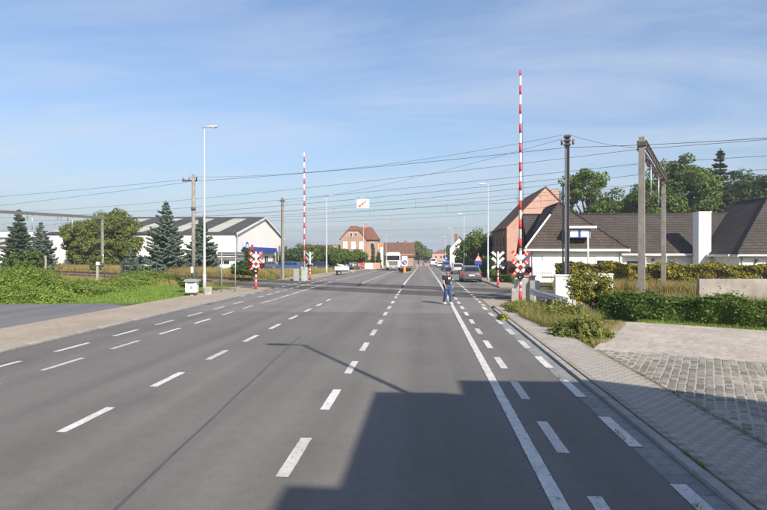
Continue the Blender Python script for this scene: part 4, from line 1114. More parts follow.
for nm, nc in (('nearer', 28.1), ('farther', 32.6)):
    for i in range(3):
        t0, t1 = TG[i], TG[i + 1]
        A = NT(nc, t0, 6.3); nmb = ['right of the gantry with concrete masts', 'spanning the road', 'left of the far gantry'][i]
        o = thing('overhead_line', 'overhead line above the %s track, stretch %s' % (nm, nmb), 'wire', NT(nc, t0, 0), math.atan2(TD.y, TD.x), 'railway overhead lines')
        L = t1 - t0; zf = lambda x: 6.4 - 1.0 * 4 * (x / L) * (1 - x / L) * .8
        MB().tube([(L * k / 28, 0, zf(L * k / 28)) for k in range(29)], .010, 5, False).build('messenger_wire', 'wire', o)
        MB().tube([(0, 0, 5.35), (L, 0, 5.35)], .009, 5, False).build('contact_wire', 'wire', o)
        for k in range(1, 10): MB().tube([(L * k / 10, 0, 5.35), (L * k / 10, 0, zf(L * k / 10))], .008, 4, False).build('dropper', 'wire', o)
for nm, nc, z in (('along the near masts', 24.6, 7.0), ('along the far masts', 36.9, 7.0), ('just below the near feeder', 25.4, 6.5)):
    for i in range(3):
        wire('railway feeder wire %s, %s' % (nm, ['right of the gantry with concrete masts', 'spanning the road', 'left of the far gantry'][i]), NT(nc, TG[i], z), NT(nc, TG[i + 1], z), .45, .013)
wire('power line from the utility pole crossarm to the steel post', q(198, 181, 33.5), q(566, 147.5, 25.0), .12, .016)
wire('thin line from the steel post top to the utility pole, upper one', q(190, 177, 33.5), q(563, 135, 25.0), .55, .011)
wire('thin line from the steel post down to the pole by the warehouse', q(282.5, 203, 48), q(562, 139, 25.0), .35, .011)
wire('power line from the steel post past the right mast', q(568, 147.5, 25.0), q(900, 128, 17), .1, .016)
wire('thin line from the steel post top to the near right mast', q(570, 135, 25.0), q(641, 148, 22.4), .12, .011)
wire('power line leaving the utility pole to the left, upper one', q(-300, 212, 60), q(186, 179.5, 33.5), .5, .014)
wire('power line leaving the utility pole to the left, lower one', q(-300, 228, 60), q(189, 182, 33.5), .6, .014)
wire('cable carrying the white lightning sign', q(193.5, 212.5, 33.5), q(566, 178, 25.0), .1, .013)
wire('cable carrying the grey hanging sign', q(282.5, 222.5, 48), q(488, 213.5, 47), .15, .012)
wire('thin low cable beyond the tracks under the grey hanging sign', q(282.5, 231, 48), q(488, 226.5, 47), .15, .009)

# cabinets, guardrail, posts on the right
c1 = thing('utility_cabinet', 'white utility cabinet at the foot of the steel post', 'cabinet', V(563.5, 22.8), R(-8))
MB().box((0, 0, .72), (.72, .4, 1.5)).build('body', 'white', c1, .015); MB().box((0, 0, 1.5), (.78, .46, .06)).build('lid', 'white', c1, .01); MB().box((0, -.207, .75), (.62, .012, 1.2)).build('door', 'white', c1)
c2 = thing('utility_cabinet', 'white utility cabinet half hidden behind the yellow maple shrub', 'cabinet', V(599.5, 27), R(-8))
MB().box((0, 0, .66), (1.25, .45, 1.4)).build('body', 'white', c2, .015); MB().box((0, 0, 1.38), (1.32, .52, .06)).build('lid', 'white', c2, .01); MB().box((-.3, -.232, .7), (.54, .012, 1.1)).build('door', 'white', c2); MB().box((.3, -.232, .7), (.54, .012, 1.1)).build('door', 'white', c2)
wp = thing('pole', 'thin white pole before the blue framed dormer', 'pole', V(588, 40), 0)
MB().tube([(0, 0, -.1), (0, 0, 4.1)], .06, 8).build('pole', 'white', wp); MB().ball((0, 0, 4.12), .07).build('cap', 'white', wp)
g0, g1 = V(530.5, 25.6), V(569, 19.9); gd = g1 - g0; L = gd.length
gr = thing('guardrail', 'galvanised guardrail slanting from the right crossing sign to the shrubs', 'guardrail', g0, math.atan2(gd.y, gd.x))
prof = [(0, .42), (.03, .45), (.06, .52), (.0, .58), (.06, .64), (.03, .71), (0, .74), (-.012, .74), (.018, .71), (.048, .64), (-.012, .58), (.048, .52), (.018, .45), (-.012, .42)]
mb = MB(); mb.prism([(-a_, b_) for a_, b_ in prof], 0, L, 'x'); mb.build('beam', 'galv', gr)
for x in (.4, 2.4, 4.4, 6.0): MB().box((x, .10, .3), (.10, .12, .8)).build('post', 'galv', gr)
cw = thing('concrete_wall', 'plain low concrete wall behind the green hedge at the right edge', 'wall', V(698, 20.3), YAW)
for i in range(3): MB().box((1.35 + i * 2.7, 0, .72), (2.692, .16, 1.5)).build('panel', 'wallconc', cw, .01)
# fence posts left, by the track
fl = thing('wire_fence', 'thin dark wire fence along the near side of the left track', 'fence', NT(25.2, 30.5, 0), math.atan2(TD.y, TD.x))
for i in range(9): MB().tube([(i * 2.6, 0, -.05), (i * 2.6, 0, 1.75)], .03, 6).build('post', 'darkgrey', fl)
for z in (.5, 1.0, 1.6): MB().tube([(0, 0, z), (20.8, 0, z)], .008, 4).build('wire', 'wire', fl)
for i, (px, d, h, lb) in enumerate(((45.8, 62, 2.2, 'short weathered concrete post by the track before the blue spruce'), (97.5, 41, 1.8, 'short grey post with white box by the track, left'))):
    t = thing('marker_post', lb, 'post', V(px, d), 0); MB().box((0, 0, h / 2 - .1), (.16, .16, h + .2)).build('post', 'concrete', t, .01)
    MB().box((.1 * i, -.1, h - .15), (.2 + .1 * i, .06, .24)).build('plate', 'white' if i else 'concrete', t)
rl = thing('railing', 'dark iron railing at the left end of the yellow hedge', 'railing', V(533, 40), R(-8))
for i in range(11): MB().tube([(i * .14, 0, 0), (i * .14, 0, 1.05)], .012, 5).build('bar', 'darkgrey', rl)
for z in (.15, 1.0): MB().tube([(0, 0, z), (1.4, 0, z)], .018, 5).build('rail', 'darkgrey', rl)

# warning triangle, blue sign, island
ws = thing('warning_sign', 'red bordered warning triangle over a blue plate by the parked car', 'sign', V(478.3, 47), R(-6))
MB().tube([(0, 0, -.1), (0, 0, 2.6)], .035, 8).build('post', 'grey', ws)
def tri(s, y0, y1, z): return MB().prism([(-s / 2, z), (s / 2, z), (0, z + s * .866)], y0, y1, 'y')
o = tri(.74, -.06, -.04, 1.85).build('triangle', 'red', ws); tri(.46, -.068, -.058, 1.93).build('panel', 'signwhite', o); MB().box((0, -.071, 2.07), (.05, .008, .2)).build('mark', 'black', o)
MB().box((0, -.05, 1.68), (.66, .02, .3)).build('blue_plate', 'blue', ws); 
rs = thing('round_sign', 'blue round road sign by the far blue car', 'sign', V(446, 105), 0)
MB().tube([(0, 0, -.1), (0, 0, 2.6)], .04, 8).build('post', 'grey', rs); o = MB().disc((0, -.06, 2.3), .38, (0, 1, 0), .03).build('disc', 'blue', rs); MB().disc((0, -.085, 2.3), .16, (0, 1, 0), .02).build('mark', 'signwhite', o)
isl_c = V(405, 78)
isl = thing('traffic_island', 'traffic island with low reddish planting before the lorry', 'traffic island', (isl_c.x, isl_c.y + 3, isl_c.z), 0)
out_ = [(1.0 * math.cos(a) * (1.0), 4.6 * math.sin(a)) for a in np.linspace(0, 2 * math.pi, 28, endpoint=False)]
mb = MB(); mb.prism(out_, -.05, .15, 'z'); mb.build('kerb', 'kerb', isl, .03)
P = np.stack([rng.uniform(-.85, .85, 5200), rng.uniform(-4.2, 4.2, 5200), rng.uniform(.1, .5, 5200)], 1); P = P[(P[:, 0] / .95) ** 2 + (P[:, 1] / 4.4) ** 2 < .9]
link_mesh('planting', leaf_mesh('planting', P, .1, 'redplant'), isl)
bo = thing('keep_right_bollard', 'orange bollard with blue arrow sign at the tip of the island', 'bollard', (isl_c.x, isl_c.y - 1.9, isl_c.z), 0)
MB().tube([(0, 0, -.05), (0, 0, .1), (0, 0, 1.05)], [.26, .2, .17], 14).build('post', 'orange', bo)
mb = MB(); mb.box((0, -.02, 1.75), (.85, .05, 1.5)); bp_ = mb.build('panel', 'signwhite', bo, .1, 3)
o = MB().disc((0, -.06, 1.55), .36, (0, 1, 0), .03).build('blue_disc', 'blue', bo)
mb = MB(); mb.prism([(-.2, 1.75), (-.14, 1.81), (.08, 1.55), (.17, 1.62), (.2, 1.36), (-.06, 1.41), (.02, 1.49)][::-1], -.086, -.078, 'y'); mb.build('arrow', 'signwhite', o)
for i, (px, d) in enumerate(((416.5, 150), (420.5, 158), (425.5, 172), (428, 176))):
    t = thing('road_barrier', ['leftmost', 'second', 'third', 'rightmost'][i] + ' of four red and white barriers at the far road end', 'barrier', V(px, d), 0, 'far road barriers')
    o = MB().box((0, 0, .4), (.9, .4, .85), 0, .9).build('block', 'yshrub' if False else 'concrete', t, .03)
    for x in (-.3, .1): MB().box((x, -.19, .45), (.22, .06, .5)).build('red_band', 'red', o)

# ------------------------------------------------------------------ vehicles
def paintcar(name, col):
    m = mat(name, col, rough=0.28, var=0.04, scale=2, spec=0.6, metal=0.15); M[name] = m; return name
def loft(sections):
    mb = MB(); n = len(sections[0]); vs = [p for s_ in sections for p in s_]; fs = []
    for i in range(len(sections) - 1):
        for k in range(n):
            k2 = (k + 1) % n; fs.append((i * n + k, i * n + k2, (i + 1) * n + k2, (i + 1) * n + k))
    fs.append(tuple(range(n - 1, -1, -1))); fs.append(tuple((len(sections) - 1) * n + k for k in range(n)))
    return mb.add(vs, fs, True)
def car(label, loc, rz, paint, L=4.4, W=1.78, H=1.48, kind='estate', group='parked cars', name='car'):
    """front towards local +x"""
    t = thing(name, label, 'van' if kind == 'van' else 'car', loc, rz, group)
    hw = W / 2; belt = .92 * H / 1.48; r = L / 2
    def ring(x, zb, zt, w_):
        return [(x, -w_ * .9, zb), (x, -w_, zb + .16), (x, -w_, (zb + zt) / 2), (x, -w_ * .965, zt - .06), (x, -w_ * .90, zt), (x, w_ * .90, zt), (x, w_ * .965, zt - .06), (x, w_, (zb + zt) / 2), (x, w_, zb + .16), (x, w_ * .9, zb)]
    hood = belt * .96 if kind != 'van' else belt * 1.05
    secs = [(-r, .42, belt - .16, hw * .86), (-r + .08, .28, belt - .03, hw * .95), (-r + .5, .22, belt, hw), (-.2, .2, belt, hw), (r - 1.4, .2, belt - .02, hw), (r - .75, .22, hood - .07, hw * .98), (r - .2, .26, hood - .2, hw * .9), (r, .36, hood - .36, hw * .8)]
    body = loft([ring(*s_) for s_ in secs]).build('body', paint, t)
    md = body.modifiers.new('b', 'BEVEL'); md.width = .02; md.segments = 2; md.limit_method = 'ANGLE'; md.angle_limit = R(35)
    # cabin
    if kind == 'van': st_ = [(-r + .04, belt - .02), (-r + .1, H - .04), (r - 1.35, H), (r - .65, belt + .05)]
    elif kind == 'sedan': st_ = [(-r + .35, belt - .02), (-r + 1.15, H - .05), (r - 1.9, H), (r - 1.0, belt - .03)]
    else: st_ = [(-r + .06, belt - .02), (-r + .42, H - .07), (r - 1.95, H), (r - 1.05, belt - .03)]
    wb, wt = hw * .93, hw * .74 if kind != 'van' else hw * .86
    (xa, za), (xb, zb_), (xc, zc_), (xd, zd) = st_
    vs = [(xa, -wb, za), (xa, wb, za), (xd, wb, zd), (xd, -wb, zd), (xb, -wt, zb_), (xb, wt, zb_), (xc, wt, zc_), (xc, -wt, zc_)]
    cab = MB().add(vs, [(0, 4, 5, 1), (2, 6, 7, 3), (4, 7, 6, 5), (0, 3, 7, 4), (1, 5, 6, 2)]).build('cabin', paint, t, .05, 3)
    def lerp(a_, b_, k): return tuple(a_[i] + (b_[i] - a_[i]) * k for i in range(3))
    def panel(nm, A, B, Cc, D, k0, k1, j0, j1, off):
        """quad inset in the face A B (bottom) C D (top)"""
        def pt(u, v): return lerp(lerp(A, B, u), lerp(D, Cc, u), v)
        p = [Vector(pt(u, v)) for u, v in ((k0, j0), (k1, j0), (k1, j1), (k0, j1))]
        nrm = (p[1] - p[0]).cross(p[3] - p[0]).normalized() * off
        vs = [x + nrm for x in p] + [x - nrm * 2 for x in p]
        return MB().add(vs, [(0, 1, 2, 3), (7, 6, 5, 4), (0, 4, 5, 1), (1, 5, 6, 2), (2, 6, 7, 3), (3, 7, 4, 0)]).build(nm, 'carglass', cab)
    panel('rear_window', vs[1], vs[0], vs[4], vs[5], .09, .91, .16, .86, .006)
    panel('windscreen', vs[3], vs[2], vs[6], vs[7], .06, .94, .08, .92, .006)
    for (a_, b_) in ((.1, .36), (.39, .63), (.66, .9)):
        if kind == 'van' and a_ < .6: continue
        panel('side_window', vs[0], vs[3], vs[7], vs[4], a_, b_, .16, .86, .006); panel('side_window', vs[2], vs[1], vs[5], vs[6], 1 - b_, 1 - a_, .16, .86, .006)
    for sx in (-1, 1):
        for s_ in (-1, 1):
            wx = sx * (r - .82); ww = MB().tube([(wx, s_ * (hw - .2), .31), (wx, s_ * (hw + .005), .31)], .31, 18).build('wheel', 'tyre', t)
            MB().disc((wx, s_ * (hw + .012), .31), .2, (0, 1, 0), .02, 14).build('rim', 'rim', ww)
    for s_ in (-1, 1):
        MB().box((-r + .07, s_ * hw * .80, belt - .12), (.12, .26, .2)).build('taillight', 'lens_red', t, .02)
        MB().box((r - .12, s_ * hw * .68, hood - .3), (.2, .34, .14)).build('headlight', 'lens_clear', t, .02)
        MB().box((r - 1.35, s_ * (hw + .06), belt + .06), (.12, .16, .12)).build('mirror', paint, t, .02)
    MB().box((-r - .005, 0, .44), (.1, W * .86, .22)).build('rear_bumper', 'darkgrey' if kind != 'sedan' else paint, t, .03)
    MB().box((-r - .03, 0, belt - .26), (.07, .5, .11)).build('number_plate', 'signwhite', t)
    MB().box((r - .01, 0, .42), (.12, W * .74, .24)).build('front_bumper', 'darkgrey', t, .03)
    return t
Y90 = R(90)
paintcar('car_darkgrey', (0.10, 0.105, 0.11)); paintcar('car_silver', (0.42, 0.43, 0.44)); paintcar('car_blue', (0.03, 0.10, 0.28)); paintcar('car_white', (0.72, 0.72, 0.71)); paintcar('car_navy', (0.03, 0.045, 0.08)); paintcar('car_black', (0.02, 0.022, 0.026))
def roadside(px, d): p = V(px, d); return p
car('dark grey estate car parked nearest on the right', roadside(470, 46.5), Y90 - R(1), 'car_darkgrey')
car('silver hatchback parked in front of the dark grey estate car', roadside(457.3, 72), Y90 - R(1), 'car_silver', 4.1, 1.74, 1.55)
car('blue car parked beyond the silver hatchback', roadside(446, 104), Y90, 'car_blue', 4.2, 1.8, 1.65)
car('white car parked beyond the blue car', roadside(440.3, 126), Y90, 'car_white', 4.4, 1.8, 1.45)
car('second white car in the row near the white van', roadside(437.2, 150), Y90, 'car_white', 4.4, 1.8, 1.45)
car('white van driving far down the road', roadside(433.2, 165), Y90, 'car_white', 5.4, 2.0, 2.5, 'van', 'distant traffic', 'van')
for i, (px, d, c_, lb) in enumerate(((272, 80, 'car_navy', 'navy car in the car park under the blue sign band'), (288, 79, 'car_blue', 'bluish car in the car park right of the concrete pole'), (303, 82, 'car_black', 'black car in the car park behind the left barrier'),
        (318, 84, 'car_navy', 'navy car in the car park left of the trailer'), (331, 88, 'car_silver', 'silver car in the car park behind the round clipped trees'), (342, 97, 'car_white', 'white car behind the round clipped trees'), (353, 99, 'car_darkgrey', 'dark car behind the round clipped trees, rightmost'))):
    car(lb, V(px, d), R(15 + 160 * (i % 2)), c_, 4.3, 1.78, 1.5, 'estate' if i % 2 else 'sedan', 'cars in the car park')

tk = thing('lorry', 'white lorry with a flat cab front coming towards us', 'lorry', V(393.3, 91), R(-91 + 4.5))
# front towards local +x
MB().box((.0, 0, 1.75), (2.2, 2.5, 2.1)).build('cab', 'car_white', tk, .12, 3)
MB().add([(-1.0, -1.12, 2.78), (1.0, -1.15, 2.78), (1.0, 1.15, 2.78), (-1.0, 1.12, 2.78), (-1.0, -.85, 3.3), (.4, -.8, 3.2), (.4, .8, 3.2), (-1.0, .85, 3.3)], [(4, 5, 6, 7), (0, 1, 5, 4), (1, 2, 6, 5), (2, 3, 7, 6), (3, 0, 4, 7)]).build('wind_deflector', 'car_white', tk, .06)
MB().box((1.11, 0, 2.26), (.06, 2.2, .8)).build('windscreen', 'carglass', tk, .03)
MB().box((1.11, 0, 1.34), (.05, 1.5, .7)).build('grille', 'darkgrey', tk); 
for z in (1.15, 1.35, 1.55): MB().box((1.14, 0, z), (.03, 1.25, .05)).build('grille_bar', 'galv', tk)
MB().box((1.15, 0, .75), (.25, 2.5, .5)).build('bumper', 'grey', tk, .06)
for s_ in (-1, 1):
    MB().box((1.26, s_ * .95, .82), (.06, .42, .24)).build('headlight', 'lens_clear', tk, .02); MB().box((1.0, s_ * 1.40, 2.25), (.15, .22, .75)).build('mirror', 'black', tk, .03)
    MB().tube([(.4, s_ * .95, .5), (.4, s_ * 1.24, .5)], .5, 18).build('wheel', 'tyre', tk); MB().box((0.1, s_ * 1.255, 2.25), (1.0, .02, .7)).build('side_window', 'carglass', tk)
    MB().tube([(-6.5, s_ * .9, .5), (-6.5, s_ * 1.24, .5)], .5, 18).build('wheel', 'tyre', tk)
MB().box((1.16, -.85, 1.6), (.03, .3, .3)).build('orange_plate', 'orange', tk); MB().box((1.29, 0, .62), (.02, .52, .12)).build('number_plate', 'signwhite', tk)
MB().box((-5.0, 0, 2.0), (7.4, 2.4, 2.4)).build('cargo_box', 'signwhite', tk, .04); MB().box((-4.5, 0, .75), (8, .9, .3)).build('chassis', 'darkgrey', tk)

tl = thing('trailer', 'small white covered trailer parked on the left pavement', 'trailer', V(341.5, 63), R(14))
MB().box((0, 0, .78), (1.75, 1.3, .42)).build('bed', 'signwhite', tl, .03); MB().box((0, 0, 1.0), (1.7, 1.25, .08)).build('cover', 'signwhite', tl, .03)
for s_ in (-1, 1):
    ww = MB().tube([(-.35, s_ * .55, .27), (-.35, s_ * .7, .27)], .27, 16).build('wheel', 'tyre', tl); MB().disc((-.35, s_ * .712, .27), .15, (0, 1, 0), .02).build('rim', 'rim', ww)
MB().box((0, 0, .5), (1.6, .8, .12)).build('chassis', 'darkgrey', tl); MB().tube([(.8, 0, .5), (1.7, 0, .48)], .04, 8).build('drawbar', 'galv', tl); MB().tube([(1.45, 0, .5), (1.45, 0, .05)], .035, 8).build('jockey_stand', 'galv', tl)
MB().box((.885, 0, .8), (.03, 1.2, .34)).build('tailboard', 'galv', tl)

# ------------------------------------------------------------------ person
def skin_obj(name, verts, edges, radii, m, parent, root=0, sub=2):
    me = bpy.data.meshes.new(name); me.from_pydata(verts, edges, []); me.materials.append(M[m])
    o = bpy.data.objects.new(name, me); C.objects.link(o)
    if parent: o.parent = parent
    md = o.modifiers.new('skin', 'SKIN'); md.use_smooth_shade = True; md.branch_smoothing = .4
    me.skin_vertices[0].data.foreach_set('radius', np.array([(r_, r_) if not isinstance(r_, tuple) else r_ for r_ in radii], float).reshape(-1))
    me.skin_vertices[0].data[root].use_root = True
    md2 = o.modifiers.new('sub', 'SUBSURF'); md2.levels = sub; md2.render_levels = sub
    return o
pp = G(447.3, 304.6)
pe = thing('person', 'person in navy t-shirt and blue jeans walking across the road', 'person', pp, R(-58))
# faces local +x (to the right of the picture), left is +y
J = dict(pel=(0, 0, .90), wst=(.0, 0, 1.05), chs=(.02, 0, 1.26), nk=(.035, 0, 1.43), hd0=(.055, 0, 1.49), hd1=(.085, 0, 1.56), hd2=(.08, 0, 1.64),
    lh=(0, .095, .86), lk=(.13, .10, .47), la=(.10, .10, .09), lt=(.26, .11, .035),
    rh=(0, -.095, .86), rk=(.03, -.10, .47), ra=(-.17, -.10, .11), rt=(-.03, -.11, .035),
    ls=(.0, .17, 1.36), le=(-.10, .24, 1.10), lw=(.02, .26, .87), rs=(.0, -.17, 1.36), re=(.05, -.25, 1.10), rw=(.20, -.24, .90))
names = list(J); idx = {k: i for i, k in enumerate(names)}
ed = [('pel', 'wst'), ('wst', 'chs'), ('chs', 'nk'), ('nk', 'hd0'), ('hd0', 'hd1'), ('hd1', 'hd2'), ('pel', 'lh'), ('lh', 'lk'), ('lk', 'la'), ('la', 'lt'), ('pel', 'rh'), ('rh', 'rk'), ('rk', 'ra'), ('ra', 'rt'),
      ('chs', 'ls'), ('ls', 'le'), ('le', 'lw'), ('chs', 'rs'), ('rs', 're'), ('re', 'rw')]
rad = dict(pel=(.12, .15), wst=(.11, .14), chs=(.12, .15), nk=.055, hd0=.06, hd1=(.098, .085), hd2=(.092, .08), lh=.085, lk=.058, la=.04, lt=.035, rh=.085, rk=.058, ra=.04, rt=.035, ls=.06, le=.042, lw=.028, rs=.06, re=.042, rw=.028)
vv = [J[k] for k in names]; ee = [(idx[a_], idx[b_]) for a_, b_ in ed]; rr = [rad[k] for k in names]
# hands: palm and five short fingers, part of the same body
def hand(wk, fwd):
    w_ = Vector(J[wk]); b0_ = len(vv); vv.append(tuple(w_ + Vector((.02 * fwd, 0, -.06)))); rr.append((.030, .018)); ee.append((idx[wk], b0_))
    for i, (dx, ln) in enumerate(((-.027, .055), (-.009, .07), (.009, .075), (.027, .068))):
        k1 = len(vv); vv.append(tuple(Vector(vv[b0_]) + Vector((dx, 0, -.045)))); rr.append(.0095); ee.append((b0_, k1))
        k2 = len(vv); vv.append(tuple(Vector(vv[k1]) + Vector((dx * .2 + .012, .008, -ln * .7)))); rr.append(.007); ee.append((k1, k2))
    k1 = len(vv); vv.append(tuple(Vector(vv[b0_]) + Vector((.042, .01, -.005)))); rr.append(.010); ee.append((b0_, k1))
    k2 = len(vv); vv.append(tuple(Vector(vv[k1]) + Vector((.012, .01, -.04)))); rr.append(.008); ee.append((k1, k2))
hand('lw', 1); hand('rw', 1)
body = skin_obj('body', vv, ee, rr, 'skin', pe, 0, 2)
# face, hair
fc = MB(); fc.ball((.178, 0, 1.585), (.022, .014, .022)); fc.build('nose', 'skin', pe)
fc = MB(); 
for s_ in (-1, 1): fc.ball((.160, s_ * .034, 1.613), (.012, .014, .009), 8, 6)
fc.build('eyes', 'black', pe)
MB().ball((.165, 0, 1.545), (.012, .028, .008), 8, 6).build('mouth', 'lens_red', pe)
fc = MB()
for s_ in (-1, 1): fc.ball((.07, s_ * .088, 1.595), (.022, .012, .032), 8, 6)
fc.build('ears', 'skin', pe)
MB().ball((.060, 0, 1.645), (.118, .100, .085)).build('hair', 'hair', pe)
# clothing
def sub(keys, edges, radii, extra=()):
    ks = list(keys); ix = {k: i for i, k in enumerate(ks)}
    return [J[k] if k in J else dict(extra)[k] for k in ks], [(ix[a_], ix[b_]) for a_, b_ in edges], radii
ex = dict(lel=(-.07, .225, 1.17), rel=(.04, -.23, 1.17), hem=(.0, 0, .93))
vv2, ee2, rr2 = sub(['hem', 'wst', 'chs', 'nk', 'ls', 'lel', 'rs', 'rel'], [('hem', 'wst'), ('wst', 'chs'), ('chs', 'nk'), ('chs', 'ls'), ('ls', 'lel'), ('chs', 'rs'), ('rs', 'rel')], [(.165, .20), (.16, .195), (.165, .195), .075, .105, .082, .105, .082], ex)
shirt = skin_obj('t_shirt', vv2, ee2, rr2, 'navy', pe, 0, 2)
MB().box((.178, -.01, 1.28), (.02, .13, .09)).build('white_print', 'signwhite', shirt)
ex = dict(lan=(.105, .10, .12), ran=(-.155, -.10, .14))
vv3, ee3, rr3 = sub(['pel', 'lh', 'lk', 'lan', 'rh', 'rk', 'ran'], [('pel', 'lh'), ('lh', 'lk'), ('lk', 'lan'), ('pel', 'rh'), ('rh', 'rk'), ('rk', 'ran')], [(.14, .17), .112, .084, .074, .112, .084, .074], ex)
skin_obj('jeans', vv3, ee3, rr3, 'denim', pe, 0, 2)
for s_, k, yaw_ in ((1, 'lt', 0), (-1, 'rt', 0)):
    a_ = Vector(J['la' if s_ > 0 else 'ra']); b_ = Vector(J[k])
    MB().ball(((a_.x + b_.x) / 2 + .01, a_.y, .05), (.15, .052, .055)).build('shoe', 'white', pe)

# ------------------------------------------------------------------ vegetation
# left: spruces and broadleaved trees beyond the track
conifer('spruce_tree', 'tall olive spruce, leftmost tree in the picture', V(19, 74), 9.0, 3.0, 'pine', 30, .15, 1.3, power=.8)
conifer('spruce_tree', 'smaller blue spruce right beside the leftmost spruce', V(41, 72), 7.0, 2.6, 'spruce', 26, .14, 1.3, power=.8)
conifer('spruce_tree', 'tall blue spruce left of the utility pole', V(166, 60), 8.8, 3.0, 'spruce', 32, .13, 1.5, power=.8)
conifer('spruce_tree', 'blue spruce right behind the utility pole and lamp', V(201, 63), 7.2, 2.7, 'spruce', 28, .13, 1.5, power=.8)
conifer('spruce_tree', 'little blue spruce at the foot of the big round tree', V(130, 61), 3.2, 1.3, 'spruce', 10, .14, 1.3)
tree('broadleaf_tree', 'big dense olive tree right behind the far left gantry mast', V(113, 74.5), 9.1, 4.6, 3.2, .2, 'tvolive', .17, 150, 260, 1.05)
tree('broadleaf_tree', 'dense olive tree left of the far gantry mast', V(82, 74), 7.9, 2.9, 2.8, .2, 'tvolive', .17, 90, 260, .85)
tree('shrub', 'green shrub at the foot of the leftmost spruce', V(22, 66), 2.6, 2.6, 1.8, .1, 'tvgreen', .16, 40, 90, .6, cat='shrub')
tree('shrub', 'green shrub between the two leftmost spruces', V(36, 65), 3.2, 1.4, 1.3, .1, 'tvgreen', .16, 30, 80, .5, cat='shrub')
tree('shrub', 'upright light green shrub beside the far gantry mast', V(96, 60), 2.4, .9, .8, .1, 'tvolive', .12, 20, 80, .35, cat='shrub')
tree('shrub', 'dark green bush behind the direction sign posts', V(243, 46), 2.1, 1.2, 1.0, .1, 'tvdark', .12, 34, 90, .45, cat='shrub')
tree('shrub', 'green bush between warehouse and sign band', V(248, 60), 3.4, 1.3, 1.0, .1, 'tvdark', .14, 30, 90, .5, cat='shrub')
tree('shrub', 'small leafy bush at the foot of the utility pole', V(191, 32.2), 1.1, .8, .6, .05, 'tvgreen', .09, 24, 70, .3, cat='shrub')
# bramble thicket
def mound_points(mounds, n):
    P = []; N = []
    tot = sum(a_[2] * a_[3] for a_ in mounds)
    for (c, _, rx, ry, h) in [(m_[0], 0, m_[2], m_[3], m_[4]) for m_ in mounds]:
        k = int(n * rx * ry / tot)
        d = unit(k); d[:, 2] = np.abs(d[:, 2])
        rr_ = rng.uniform(.6, 1.0, (k, 1)) + np.where(rng.random((k, 1)) < .10, rng.exponential(.12, (k, 1)), 0); ang = np.arctan2(d[:, 1], d[:, 0])
        wob = 1 + .14 * np.sin(ang * 5 + c.x) + .12 * np.sin(d[:, 2] * 9 + c.y + ang * 3) + .10 * np.sin(ang * 13 + d[:, 2] * 7)
        p = d * rr_ * wob[:, None] * np.array([rx, ry, h]) + np.array([c.x, c.y, c.z])
        P.append(p); N.append(d + np.array([0, 0, .4]))
    return np.concatenate(P), np.concatenate(N)
md_ = []
for px, py, rx, ry, h in ((-60, 301, 2.6, 2, 1.4), (-25, 299, 2.6, 2.2, 1.5), (8, 297, 2.4, 1.8, 1.45), (30, 297, 2.3, 2.0, 1.65), (50, 298, 1.8, 1.6, 1.1), (68, 296, 2.0, 1.4, .75), (88, 292, 2.2, 1.3, .65), (108, 289, 2.3, 1.3, .6), (18, 301.5, 2.2, 1.0, .75), (42, 302, 1.6, .8, .5), (-20, 302, 2.4, 1.0, .8),
        (128, 285, 2.2, 1.3, .8), (145, 283, 2.2, 1.4, 1.1), (162, 283.5, 2.0, 1.2, .8), (177, 284, 1.4, .9, .5), (-90, 300, 3, 2.4, 1.6), (12, 285, 3.4, 2.4, 1.3), (-20, 285, 3, 2.4, 1.5)):
    md_.append((G(px, py), 0, rx, ry, h))
P, N = mound_points(md_, 210000)
stuff(link_mesh('bramble_thicket', leaf_mesh('bramble_thicket', P, .062, 'tvlime', N, 1.5, .6)), 'lime green bramble thicket along the side road', 'bramble')
sp_ = P[(N[:, 2] > .7)]; sp_ = sp_[rng.choice(len(sp_), 5000, False)] - np.array([0, 0, .12])
stuff(blades('bramble_sprigs', sp_, .34, .008, 'tvlime', .7), 'loose shoots rising from the bramble thicket', 'bramble')
# lawn and grasses
LAWN = [G(-60, 303.6), G(40, 303.4), G(120, 303.0), G(150, 302.2), (-13.75, 27.2), (-13.75, nline(25.2, -13.75)), NT(25.2, 30), NT(25.2, 62), NT(20, 62)]
struct(poly_sheet('lawn', [(p[0], p[1]) for p in LAWN], 0.01, 'lawn', .06))
P = poly_points(LAWN, 52000); keep = np.array([p[1] for p in P]) < 45; P = P[keep]
stuff(blades('lawn_grass', P, .11, .014, 'grass', .6), 'short mown grass on the left verge', 'grass')
far_strip = [NT(35.2, 36.2), NT(39.5, 38.2), NT(40, 95), NT(35.2, 95)]
P = poly_points(far_strip, 42000); stuff(blades('tall_dry_grass', P, .95, .014, 'straw', .5), 'tall yellowing grass beyond the left track', 'grass')
near_strip = [NT(23.6, 30.5), NT(25.6, 30.8), NT(25.6, 90), NT(22.2, 90)]
P = poly_points(near_strip, 15000); stuff(blades('tall_dry_grass', P, .45, .012, 'straw', .6), 'low dry grass before the left track', 'grass')
vr = [(-13.75, nline(35.4, -13.75)), (-13.75, 120), (-20, 120), (-20, nline(35.4, -20))]
P = poly_points(vr, 30000); stuff(blades('verge_grass', P, .7, .016, 'straw', .5), 'dry verge grass beside the left pavement beyond the tracks', 'grass')
P = poly_points(vr, 16000); stuff(blades('verge_grass', P, .4, .016, 'grass', .5), 'green verge grass beside the left pavement beyond the tracks', 'grass')
rg = [NT(21.5, -7), NT(25.3, -7), NT(25.3, 4.0), NT(21.5, 3.6)]
P = poly_points(rg + [], 26000); stuff(blades('tall_dry_grass', P, .85, .012, 'straw', .45), 'straw coloured grass between green hedge and tracks, right', 'grass')
rg = [NT(35.4, -24), NT(38.2, -24), NT(38.2, 9.5), NT(35.4, 9)]
